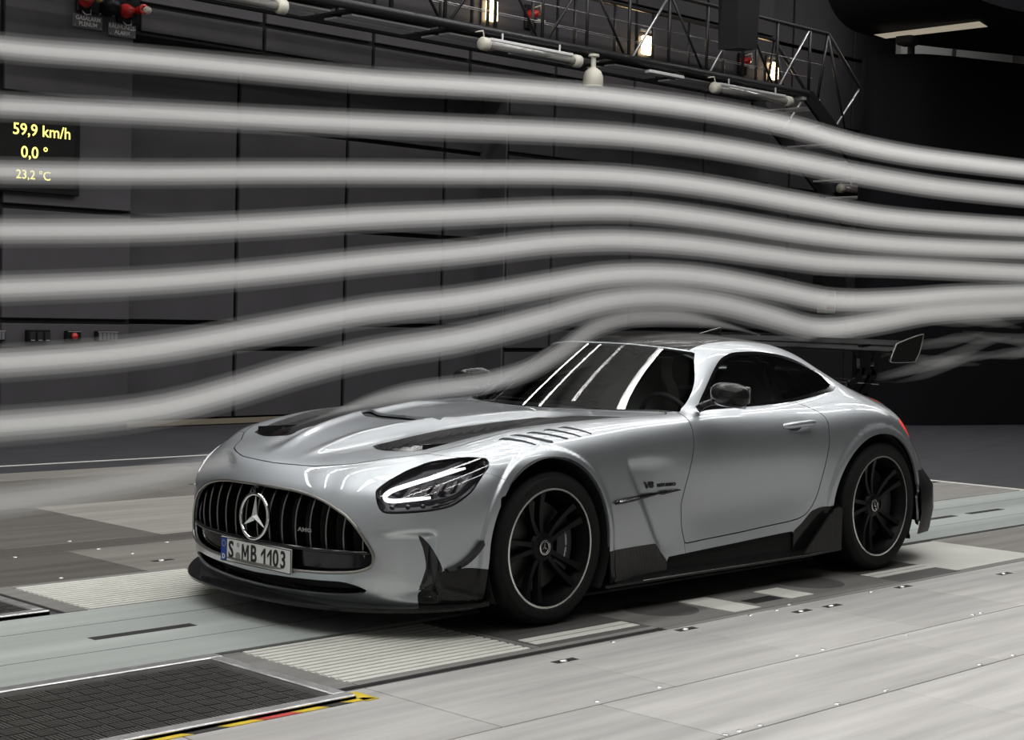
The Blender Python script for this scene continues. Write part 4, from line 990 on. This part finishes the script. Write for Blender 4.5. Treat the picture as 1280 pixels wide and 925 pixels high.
# splitter, canards, skirts blades
SPL = [(0, -.985, .112), (.2, -.978, .112), (.4, -.945, .113), (.56, -.885, .114), (.68, -.81, .116), (.78, -.725, .119), (.86, -.64, .124), (.92, -.55, .13), (.955, -.47, .137), (.968, -.40, .143)]
yy = np.array([p[0] for p in SPL]); t_ = np.linspace(0, len(SPL)-1, 40)
sp = makima(np.arange(len(SPL)), np.array(SPL), t_)
full = np.vstack([sp[::-1] * np.array([-1, 1, 1]), sp[1:]])
V = []
for y, x, z in full:
    k = 1 - .22/max(.3, math.hypot(x+.1, y))
    xi, yi = x + .26*(1 - abs(y)*.75), y*(.80 if abs(y) > .2 else .9)
    V += [(x, y, z+.006), (x+.004, y*.998, z+.014), (xi, yi, z+.034), (xi, yi, z-.006), (x+.004, y*.998, z-.006)]
n = len(full); F = [(5*i+j, 5*(i+1)+j, 5*(i+1)+(j+1) % 5, 5*i+(j+1) % 5) for i in range(n-1) for j in range(5)] + [tuple(range(5)), tuple(5*(n-1)+j for j in range(5))[::-1]]
fixn(obj('front_splitter', V, F, M['carbon'], CAR, True, sharp=35))
for sgn in (-1, 1):
    V = []; m = 10
    for i in range(m):
        t = i/(m-1)
        c = np.array([-.592 + .14*t, sgn*(.888 + .078*t - .012*t*(1-t)), .300 + .118*t**1.5])
        w = .010 + .030*math.sin(PI*min(1, t*.8+.15)); h = .010 + .020*t
        V += [c + (0, -sgn*.015, 0), c + (0, sgn*w, .006), c + (.008, sgn*w, -h*.5), c + (.012, -sgn*.015, -h)]
    F = [(4*i+j, 4*(i+1)+j, 4*(i+1)+(j+1) % 4, 4*i+(j+1) % 4) for i in range(m-1) for j in range(4)] + [(0, 1, 2, 3), tuple(4*(m-1)+j for j in (3, 2, 1, 0))]
    fixn(obj('bumper_canard', V, F, M['gloss_black'], CAR, True, sharp=40))
    V = []; xs = np.linspace(.36, 2.24, 30)
    for x in xs:
        bl = sstep(.36, .80, x); z = .128 + .004*bl + .012*sstep(1.9, 2.2, x)
        yo = .958 + .012*bl + .02*sstep(1.8, 2.2, x); yi = .86
        V += [(x, sgn*yi, z+.04), (x, sgn*(yo-.03), z+.022), (x, sgn*yo, z+.012), (x, sgn*yo, z), (x, sgn*yi, z-.004)]
    n = len(xs); F = [(5*i+j, 5*(i+1)+j, 5*(i+1)+(j+1) % 5, 5*i+(j+1) % 5) for i in range(n-1) for j in range(5)] + [tuple(range(5)), tuple(5*(n-1)+j for j in range(5))[::-1]]
    fixn(obj('skirt_blade', V, F, M['carbon'], CAR, True, sharp=35))
    MB().tube([(x, sgn*(.9585 + .012*sstep(.36, .80, x) + .02*sstep(1.8, 2.2, x)), .139 + .004*sstep(.36, .80, x) + .012*sstep(1.9, 2.2, x)) for x in xs[4:-2]], .0028, 6).build('skirt_edge_highlight', M['slat'], CAR, True)  # silvery line added as a painted highlight along the blade edge
    P = [(1.93, .15), (2.235, .15), (2.235, .375), (2.20, .385), (2.12, .33)]
    fixn(MB().prism([(a, b) for a, b in P], .012, lambda u, v, w: (u, sgn*(.955+.03*(u-1.93)/.3+w), v)).build('skirt_fin', M['carbon'], CAR))
    # arch edge liner, wheel well
    for A in (ARCHF, ARCHR):
        cx, cz, rx, rz, fl = A; V = []; th = np.linspace(-.55, PI+.55, 40)
        for t in th:
            px, pz = cx + (rx+.004)*math.cos(t), cz + (rz+.004)*math.sin(t)
            V += [(px, sgn*.968, pz), (cx+(rx+.02)*math.cos(t), sgn*.60, cz+(rz+.02)*math.sin(t))]
        obj('wheel_arch_liner', V, [(2*i, 2*i+1, 2*i+3, 2*i+2) for i in range(39)], M['matt_black'], CAR, True)
        obj('wheel_arch_backing', [(cx-.45, sgn*.60, .13), (cx+.45, sgn*.60, .13), (cx+.45, sgn*.60, .80), (cx-.45, sgn*.60, .80)], [(0, 1, 2, 3)], M['matt_black'], CAR)
    # side outlet fin and badge
    P = np.array([(.42, .955, .520), (.50, .945, .524), (.60, .925, .528), (.72, .911, .534), (.85, .909, .541), (.945, .911, .545)])*np.array([1, sgn, 1])
    P = makima(np.arange(6), P, np.linspace(0, 5, 20))
    MB().tube(P, [.004+.0085*math.sin(PI*min(1, (i+1)/14))**.5 if i < 14 else .0125-.0016*(i-13) for i in range(20)], 8).build('side_vent_fin', M['gloss_black'], CAR, True)
    MB().tube(P[1:9]+np.array([0, sgn*.009, .004]), .004, 6).build('vent_fin_trim', M['chrome'], CAR, True)
    sd = -sgn
    for word, size, x0_, x1_, z_, bo in (('V8', .044, .68, .75, .580, .0012), ('BITURBO', .023, .765, .925, .575, .0006)):
        ya, yb = ysurf(x0_, z_), ysurf(x1_, z_); pa, pb = (x0_, sgn*(ya+.001), z_), (x1_, sgn*(yb+.001), z_)
        if sgn > 0: pa, pb = pb, pa
        mid = tuple((np.array(pa)+np.array(pb))/2)
        text('side_badge', word, size, M['ink'], CAR, frame(mid, np.array(pb)-np.array(pa), (0, 0, 1)), .0025, bo, sx=1.45)
    # mirror
    mr = empty('door_mirror', parent=CAR)
    V = []; nu, nv = 18, 20
    for i in range(nu + 1):
        t = i/nu; yy_ = .815 + .235*t
        prof = (1 - abs(2*t-1)**3.2)**.5 if 0 < t < 1 else 0.02
        for j in range(nv):
            a = 2*PI*j/nv; ca, sa = math.cos(a), math.sin(a)
            ex = .085*prof*(abs(ca)**.75)*np.sign(ca); ez = .060*prof*(abs(sa)**.75)*np.sign(sa)
            ez *= 1.0 if sa < 0 else 1.05
            V.append((1.285 + .03*(1-t) + ex*(1 if ca < 0 else .55), sgn*yy_, 1.006 - .012*t + ez))
    F = [(i*nv+j, i*nv+(j+1) % nv, (i+1)*nv+(j+1) % nv, (i+1)*nv+j) for i in range(nu) for j in range(nv)]
    F += [tuple(range(nv)), tuple(nu*nv+j for j in range(nv))[::-1]]
    fixn(obj('mirror_housing', V, F, M['carbon'], mr, True))
    MB().box((1.335, min(sgn*.84, sgn*1.02), .962), (1.348, max(sgn*.84, sgn*1.02), 1.045), .004).build('mirror_glass', M['chrome'], mr)
    MB().tube([(1.235, sgn*.775, .922), (1.25, sgn*.80, .945), (1.265, sgn*.84, .962), (1.28, sgn*.90, .968)], [.022, .017, .016, .014], 8).build('mirror_stalk', M['gloss_black'], mr, True)
    MB().tube([(1.30, sgn*.84, .957), (1.30, sgn*1.02, .947)], .012, 8).build('mirror_base', M['paint'], mr, True)

# wheels
def wheel(x, sgn, R, wdt, rr, yo):
    w = empty('wheel', (x, sgn*yo, R), CAR)
    s = sgn
    pr = [(rr-.004, -.012), (rr+.006, .006), (rr+.02, .013), (rr+.045, .016), (R-.022, .008), (R-.008, -.004), (R-.001, -.018), (R, -.05), (R, -wdt+.05), (R-.001, -wdt+.018), (R-.02, -wdt), (rr+.03, -wdt), (rr-.004, -wdt+.01)]
    P = makima(np.arange(len(pr)), np.array(pr), np.linspace(0, len(pr)-1, 50))
    fixn(MB().lathe([(a, s*b) for a, b in P], 72, 'y').build('tire', M['rubber'], w, True))
    g = MB()
    for yy in (-.08, -.13, -.18): g.lathe([(R+.0006, s*(yy-.004)), (R+.0006, s*(yy+.004))], 72, 'y')
    MB().lathe([(rr+.003, s*-.004), (rr+.003, s*.0055), (rr-.0055, s*.0065), (rr-.006, s*-.006)], 72, 'y').build('rim_ring', M['rim_ring'], w, True, 40)
    ri = rr - .006
    fixn(MB().lathe([(ri, s*.002), (ri-.004, s*-.012), (ri-.012, s*-.03), (ri-.02, s*-.06), (ri-.028, s*-.12), (ri-.03, s*(-wdt+.02))], 64, 'y').build('rim_barrel', M['rim'], w, True))
    for k in range(10):
        pair, off = divmod(k, 2)
        a = math.radians(36 + 72*pair + (11 if off else -11))
        V = []
        for t in np.linspace(0, 1, 9):
            r_ = .045 + (ri - .012 - .045)*t; hw = .017 - .003*math.sin(PI*t) + .006*t**4
            aa = a + math.radians(4 if off else -4)*(t-.5)*-.6
            dep = -.042 + .028*t**1.6 - .010*math.sin(PI*t)
            ca, sa = math.cos(aa), math.sin(aa)
            for o_, d_ in ((-hw*.7, dep), (hw*.7, dep), (hw, dep-.03), (-hw, dep-.03)):
                V.append((r_*ca - o_*sa, s*d_, r_*sa + o_*ca))
        F = [(4*i+j, 4*(i+1)+j, 4*(i+1)+(j+1) % 4, 4*i+(j+1) % 4) for i in range(8) for j in range(4)] + [(0, 1, 2, 3), (35, 34, 33, 32)]
        fixn(obj('spoke', V, F, M['rim'], w, True, sharp=40))
    fixn(MB().lathe([(0, s*-.034), (.036, s*-.034), (.040, s*-.037), (.062, s*-.040), (.072, s*-.055), (.07, s*-.09)], 36, 'y').build('hub', M['rim'], w, True, 30))
    fixn(MB().lathe([(.034, s*-.034), (.034, s*-.029), (.031, s*-.0285), (.031, s*-.033)], 32, 'y').build('cap_ring', M['chrome'], w, True, 30))
    star_emblem('star', (0, s*-.032, 0), .026, (0, s, 0), (0, 0, 1), w, .07, ('chrome', 'chrome'))
    for k in range(5):
        a = 2*PI*k/5 + .3
        MB().lathe([(0, s*-.040), (.008, s*-.041), (.010, s*-.048), (.010, s*-.07)], 8, 'y', (.052*math.cos(a), 0, .052*math.sin(a))).build('wheel_bolt', M['satin_black'], w, True)
    rd = rr*.76
    fixn(MB().lathe([(.06, s*-.095), (rd, s*-.095), (rd, s*-.125), (.06, s*-.125)], 56, 'y').build('brake_disc', M['disc'], w, True, 30))
    V = []; A0, A1 = (-.62, .62)
    for t in np.linspace(A0, A1, 16):
        for r_, d_ in ((rd*.60, -.070), (rd*1.04, -.064), (rd*1.08, -.15), (rd*.60, -.15)):
            V.append((r_*math.cos(t), s*d_, r_*math.sin(t)))
    F = [(4*i+j, 4*(i+1)+j, 4*(i+1)+(j+1) % 4, 4*i+(j+1) % 4) for i in range(15) for j in range(4)] + [(0, 1, 2, 3), (63, 62, 61, 60)]
    fixn(obj('brake_caliper', V, F, M['caliper'], w, True, sharp=35))
    if x < 1:
        tx = 'AMG CARBON CERAMIC'
        for i, ch in enumerate(tx):
            if ch == ' ': continue
            t = (.42 - .84*i/(len(tx)-1))
            r_ = rd*.86
            c = Vector((r_*math.cos(t), s*-.0655, r_*math.sin(t)))
            tang = Vector((math.sin(t), 0, -math.cos(t))); rad = Vector((math.cos(t), 0, math.sin(t)))
            if s > 0: tang = -tang; c = Vector((r_*math.cos(-t), s*-.0655, r_*math.sin(-t))); tang = Vector((math.sin(-t), 0, -math.cos(-t)))*-1; rad = Vector((math.cos(-t), 0, math.sin(-t)))
            text('caliper_lettering', ch, .018 if i < 3 else .013, M['lettering'], w, frame(c, tang, rad), .0006, .0006)
    return w
for sgn in (-1, 1):
    wheel(0, sgn, .3455, .285, .2657, .939); wheel(2.63, sgn, .3585, .335, .277, .981)

# rear wing
wing = empty('rear_wing', parent=CAR)
def airfoil(ch, th, cam_, n=14):
    out = []
    for i in range(n + 1):
        t = i/n; out.append((t*ch, th*2.6*(.2969*math.sqrt(t)-.126*t-.3516*t*t+.2843*t**3-.1015*t**4)*.9 - cam_*4*t*(1-t)))
    for i in range(n - 1, 0, -1):
        t = i/n; out.append((t*ch, -th*2.6*(.2969*math.sqrt(t)-.126*t-.3516*t*t+.2843*t**3-.1015*t**4) - cam_*4*t*(1-t)))
    return out
def blade(name, x0, z0, ch, th, cm, half, ang, sweep, mat):
    A = airfoil(ch, th, cm); V = []; ys = np.linspace(-half, half, 15); n = len(A)
    for y in ys:
        q = (abs(y)/half)**2
        for a, b in A:
            V.append((x0 + sweep*q + a*math.cos(ang) - b*math.sin(ang), y, z0 - .004*q + a*math.sin(ang) + b*math.cos(ang)))
    F = [(i*n+j, i*n+(j+1) % n, (i+1)*n+(j+1) % n, (i+1)*n+j) for i in range(14) for j in range(n)] + [tuple(range(n)), tuple(14*n+j for j in range(n))[::-1]]
    return fixn(obj(name, V, F, M[mat], wing, True, sharp=50))
blade('wing_blade', 3.06, 1.216, .25, .045, .010, .748, .10, 0, 'wing_black')
blade('wing_flap', 3.29, 1.245, .11, .016, .004, .748, .28, 0, 'wing_black')
for sgn in (-1, 1):
    ep = smooth_poly([(3.055, 1.165), (3.10, 1.235), (3.135, 1.262), (3.38, 1.312), (3.405, 1.300), (3.375, 1.215), (3.335, 1.165), (3.30, 1.150), (3.08, 1.148)], 3)
    fixn(MB().prism(ep, .012, lambda u, v, w: (u, sgn*(.748+w), v)).build('wing_end_plate', M['carbon'], wing))
    MB().tube([(u, sgn*.761, v) for u, v in ep], .0035, 6, closed=True).build('end_plate_edge', M['slat'], wing, True)
    yy_ = sgn*.46
    st = MB()
    for P in ([(3.13, 1.225), (3.20, 1.225), (3.245, 1.165), (3.235, 1.08), (3.20, 1.03), (3.10, .985), (3.06, 1.01), (3.15, 1.045), (3.185, 1.10), (3.175, 1.17)],
              [(3.34, 1.225), (3.41, 1.225), (3.405, 1.13), (3.375, 1.05), (3.31, .985), (3.26, .925), (3.20, .955), (3.29, 1.04), (3.335, 1.11)],
              [(3.19, 1.245), (3.41, 1.245), (3.41, 1.215), (3.19, 1.215)], [(3.20, 1.06), (3.36, 1.06), (3.35, 1.09), (3.21, 1.105)],
              [(3.05, 1.00), (3.22, .945), (3.28, .95), (3.27, .915), (3.05, .965)]):
        st.prism(P, .022, lambda u, v, w: (u, yy_-.011+w, v))
    fixn(st.build('wing_strut', M['gloss_black'], wing))
# tail lip (active spoiler) and diffuser
blade('tail_spoiler', 3.24, 1.012, .22, .022, .004, .56, .05, 0, 'gloss_black')
df = MB()
for y in (-.5, -.25, 0, .25, .5): df.box((3.25, y-.008, .14), (3.56, y+.008, .30))
df.build('diffuser_fins', M['carbon'], CAR)
V = []
pts = [(3.015, .995, .13), (3.06, .99, .13), (3.19, .962, .13), (3.33, .89, .13), (3.46, .77, .14), (3.54, .56, .15), (3.60, .3, .16), (3.61, 0, .16)]
ring = [(x, -y, z) for x, y, z in pts] + [(x, y, z) for x, y, z in pts[::-1][1:]]
for x, y, z in ring: V += [(x, y, z+.04), (x+.022, y*1.012, z+.16), (x+.016, y*1.006, z+.30), (x-.035, y*.955, z+.395)]
n = len(ring); F = [(4*i+j, 4*(i+1)+j, 4*(i+1)+j+1, 4*i+j+1) for i in range(n-1) for j in range(3)]
fixn(obj('rear_diffuser', V, F, M['satin_black'], CAR, True))
# underbody
un = [(-.80, .0), (-.76, .5), (-.62, .75), (-.45, .80), (-.44, .6), (.42, .6), (.45, .90), (2.15, .92), (2.17, .62), (3.05, .62), (3.1, .9), (3.4, .7), (3.5, 0)]
poly = [(x, y) for x, y in un] + [(x, -y) for x, y in un[::-1][1:-1]]
MB().prism(poly, .02, lambda u, v, w: (u, v, .125+w)).build('underbody', M['matt_black'], CAR)

# cabin
cab = empty('cabin', parent=CAR)
fl = MB(); fl.box((.75, -.72, .20), (2.75, .72, .24)); fl.box((2.4, -.6, .24), (2.75, .6, .80)); fl.box((.70, -.68, .24), (.80, .68, .80))
fl.box((.75, -.80, .24), (2.6, -.74, .86)); fl.box((.75, .74, .24), (2.6, .80, .86)); fl.build('cabin_tub', M['matt_black'], cab)
V = []; xs = np.linspace(-.70, .70, 21)
for y in xs:
    q = 1 - (y/.72)**2*.3
    V += [(.90+.2*(y/.7)**2, y, .86), (1.05+.12*(y/.7)**2, y, .895*1.0), (1.28, y, .885), (1.36, y, .82), (1.33, y, .60), (1.2, y, .55)]
F = [(6*i+j, 6*(i+1)+j, 6*(i+1)+j+1, 6*i+j+1) for i in range(20) for j in range(5)]
fixn(obj('dashboard', V, F, M['leather'], cab, True, sharp=50))
MB().box((1.25, -.13, .30), (2.2, .13, .58), .03).build('centre_console', M['leather'], cab)
for sy in (-.37, .37):
    s_ = MB()
    s_.box((1.50, sy-.24, .30), (2.02, sy+.24, .46), .05)
    s_.build('seat_cushion', M['leather'], cab)
    V = []; nz = 12
    for i in range(nz + 1):
        t = i/nz; z = .42 + .72*t; hw = .26*(1 - .05*t) if t < .68 else .26*.96 - (.26*.96-.13)*sstep(.68, .9, t)
        x = 1.98 + .20*t; bol = .075*(1-sstep(.55, .8, t))
        V += [(x-bol, sy-hw, z), (x, sy-hw*.72, z), (x+.01, sy, z), (x, sy+hw*.72, z), (x-bol, sy+hw, z), (x+.12, sy+hw*.9, z), (x+.12, sy-hw*.9, z)]
    F = [(7*i+j, 7*i+(j+1) % 7, 7*(i+1)+(j+1) % 7, 7*(i+1)+j) for i in range(nz) for j in range(7)] + [tuple(range(7)), tuple(7*nz+j for j in range(7))]
    fixn(obj('seat_back', V, F, M['seat_grey'], cab, True, sharp=60))
MB().tube([(1.50 - .19*.35*math.sin(t), -.37 + .18*math.cos(t), .80 + .17*math.sin(t)) for t in np.linspace(0, 2*PI, 33)[:-1]], .016, 8, closed=True).build('steering_wheel', M['leather'], cab, True)
MB().tube([(1.505, -.37, .80), (1.34, -.37, .74)], .03, 8).build('steering_column', M['leather'], cab, True)
MB().box((2.28, -.60, .80), (2.34, .60, .98), .02).build('rear_bulkhead', M['trim_grey'], cab)
for sy in (-.5, .5):                                     # roll bar behind the seats
    MB().tube([(2.25, sy, .30), (2.25, sy*1.08, .80), (2.20, sy*.98, 1.10), (2.19, sy*.8, 1.17), (2.18, 0, 1.19)], .02, 8).build('roll_bar', M['satin_black'], cab, True)
for sy in (-1, 1):
    MB().tube([(.90, sy*.42, .915), (.92, sy*.1 + .25, .93), (.915, sy*.1 - .18, .925)], .006, 6).build('wiper', M['satin_black'], CAR, True)
# ------------------------------------------------------------------ smoke filaments over the centre line of the car
def smoke_mat(name, dens):
    m = bpy.data.materials.new(name); m.use_nodes = True; nt = m.node_tree; nt.nodes.remove(nt.nodes['Principled BSDF'])
    v = nt.nodes.new('ShaderNodeVolumeScatter'); v.inputs['Color'].default_value = (.993, .994, .995, 1); v.inputs['Density'].default_value = dens; v.inputs['Anisotropy'].default_value = 0
    nt.links.new(v.outputs[0], nt.nodes['Material Output'].inputs['Volume'])
    return m
SM = {d: smoke_mat('smoke_%d' % i, d) for i, d in enumerate((1.2, 2.5, 4.0, 6.0, .5, .8, 10.0))}
def lab_smoke(i): return ['topmost', 'second from the top', 'third from the top', 'fourth from the top', 'fifth from the top', 'sixth from the top', 'seventh from the top'][i]
STREAMS = {
'S1': [(-2.361,2.357,0.0452), (-2.166,2.361,0.0458), (-1.564,2.395,0.0484), (-0.917,2.425,0.0512), (-0.322,2.453,0.0537), (0.186,2.490,0.0556), (0.629,2.521,0.0572), (1.363,2.562,0.0602), (2.198,2.581,0.0635), (2.988,2.571,0.0666), (3.833,2.520,0.0699), (4.575,2.511,0.0725), (6.050,2.540,0.0785), (6.830,2.565,0.0812)],
'S2': [(-2.358,2.123,0.0453), (-2.163,2.135,0.0461), (-1.560,2.173,0.0490), (-0.912,2.212,0.0521), (-0.316,2.250,0.0549), (0.300,2.291,0.0578), (0.992,2.337,0.0610), (1.638,2.368,0.0639), (2.359,2.375,0.0672), (3.169,2.357,0.0710), (3.844,2.335,0.0740), (4.905,2.322,0.0788), (6.066,2.339,0.0842), (6.847,2.354,0.0875)],
'S3': [(-2.355,1.871,0.0454), (-2.160,1.883,0.0462), (-1.556,1.923,0.0491), (-0.907,1.977,0.0522), (-0.310,2.023,0.0550), (0.308,2.067,0.0579), (1.001,2.117,0.0611), (1.648,2.144,0.0640), (2.370,2.138,0.0674), (3.182,2.106,0.0711), (4.100,2.075,0.0753), (5.141,2.085,0.0801), (6.084,2.108,0.0843), (6.866,2.131,0.0877)],
'S4': [(-2.352,1.644,0.0485), (-2.156,1.654,0.0491), (-1.551,1.689,0.0520), (-0.901,1.748,0.0550), (-0.304,1.811,0.0577), (0.314,1.866,0.0604), (1.008,1.928,0.0634), (1.656,1.964,0.0662), (2.379,1.951,0.0693), (3.193,1.918,0.0727), (4.110,1.902,0.0766), (5.153,1.916,0.0811), (6.096,1.941,0.0849), (6.880,1.962,0.0878)],
'S5': [(-2.349,1.420,0.0516), (-2.153,1.432,0.0521), (-1.547,1.471,0.0549), (-0.896,1.536,0.0578), (-0.298,1.609,0.0604), (0.321,1.676,0.0629), (1.014,1.761,0.0658), (1.595,1.797,0.0679), (2.236,1.795,0.0703), (2.864,1.770,0.0726), (3.555,1.748,0.0750), (4.418,1.759,0.0782), (6.109,1.773,0.0854), (6.894,1.787,0.0879)],
'S6': [(-2.345,1.131,0.0578), (-2.149,1.142,0.0582), (-1.802,1.163,0.0594), (-1.426,1.199,0.0608), (-0.890,1.281,0.0630), (-0.291,1.376,0.0656), (0.328,1.443,0.0681), (0.962,1.536,0.0706), (1.403,1.597,0.0718), (1.809,1.619,0.0728), (2.244,1.615,0.0738), (2.875,1.567,0.0758), (3.569,1.509,0.0780), (4.332,1.530,0.0804), (5.176,1.583,0.0831), (6.121,1.624,0.0860), (6.905,1.656,0.0880)],
'S7': [(-2.342,0.890,0.0610), (-2.146,0.896,0.0614), (-1.724,0.915,0.0634), (-1.421,0.943,0.0645), (-1.056,1.014,0.0659), (-0.663,1.105,0.0674), (-0.286,1.173,0.0687), (0.335,1.252,0.0715), (0.907,1.359,0.0738), (1.409,1.458,0.0756), (1.885,1.490,0.0772), (2.403,1.465,0.0789), (2.883,1.401,0.0803), (3.400,1.328,0.0818), (4.142,1.383,0.0845), (4.750,1.451,0.0862), (5.526,1.493,0.0888), (6.383,1.521,0.0916)],
}
def stream(name, P, label, lay, ends=False):
    t = empty(name, (0, 0, 0)); tag(t, label, 'smoke', 'smoke streams over the car')
    P = np.array(P); s = np.r_[0, np.cumsum(np.hypot(np.diff(P[:, 0]), np.diff(P[:, 1])))]
    Q = makima(s, P, np.linspace(0, s[-1], 90))
    pts = np.stack([Q[:, 0], np.zeros(90), Q[:, 1]], 1); r = Q[:, 2] * np.interp(Q[:, 0], [-2.4, 6.9], [.93, .68])
    if ends:
        e = np.linspace(0, 1, 90); r = r*(1 - .85*sstep(*ends, e))*(.12 + .88*sstep(0, .22, e))
    for i, (k, d) in enumerate(lay):
        o = fixn(MB().tube(pts, r*k, 20).build('smoke_layer', SM[d], t, True)); o['kind'] = 'stuff'
    return t
LAY = ((1.48, .8), (1.12, 2.5), (.76, 4.0), (.45, 10.0))
for i, (k, P) in enumerate(STREAMS.items()):
    a, b, c, e = P[0], P[1], P[-2], P[-1]           # the streams run on beyond the picture
    P = [(a[0]-1.6, a[1]-.9*(b[1]-a[1])/(b[0]-a[0])*1.6, a[2]*.92)] + P + [(e[0]+2.2, e[1]+.5*(e[1]-c[1])/(e[0]-c[0])*2.2, e[2]*1.15)]
    stream('smoke_stream', P, 'soft white smoke stream flowing over the car, %s' % lab_smoke(i), LAY)
stream('smoke_stream', [(-0.72,0.845,0.030), (-0.50,0.900,0.045), (-0.231,0.955,0.0541), (0.127,0.998,0.0545), (0.453,1.025,0.0546), (0.739,1.075,0.0544), (1.037,1.178,0.0542), (1.317,1.315,0.0539), (1.682,1.376,0.0539), (2.035,1.381,0.0537), (2.410,1.345,0.0535), (2.808,1.284,0.0534)],
       'lowest smoke stream hugging the hood, windscreen and roof of the car', ((1.35, 1.2), (1.0, 2.5), (.65, 4.0)), (.75, 1.))
stream('smoke_stream', [(-3.9,0.57,0.065), (-2.339,0.593,0.0611), (-2.141,0.598,0.0578), (-1.793,0.624,0.0552), (-1.415,0.661,0.0524), (-1.05,0.715,0.045)],
       'low smoke stream meeting the nose of the car at the left', ((1.35, 1.2), (1.0, 1.2), (.6, 2.5)))
# wake smoke behind the wing
wk = empty('smoke_wake', (0, 0, 0)); tag(wk, 'thin turbulent smoke behind the rear wing', 'smoke')
for k in range(14):
    x = random.uniform(4.4, 6.4); z = 1.15 + .10*(x-4) * random.uniform(0, 1.2) + random.uniform(-.18, .14)
    L = random.uniform(1.0, 2.0); a = random.uniform(-.05, .15)
    pts = [(x + L*(t-.5), random.uniform(-.12, .12)*.0 + .06*math.sin(k*2.3), z + a*L*(t-.5) + .02*math.sin(6*t + k)) for t in np.linspace(0, 1, 14)]
    rr = [max(.004, random.uniform(.03, .06)*math.sin(PI*min(.98, max(.02, t)))) for t in np.linspace(0, 1, 14)]
    rr = np.convolve(np.pad(rr, 2, mode='edge'), np.ones(5)/5, 'valid')
    o = fixn(MB().tube(pts, rr, 14).build('smoke_puff', SM[.5], wk, True)); o['kind'] = 'stuff'
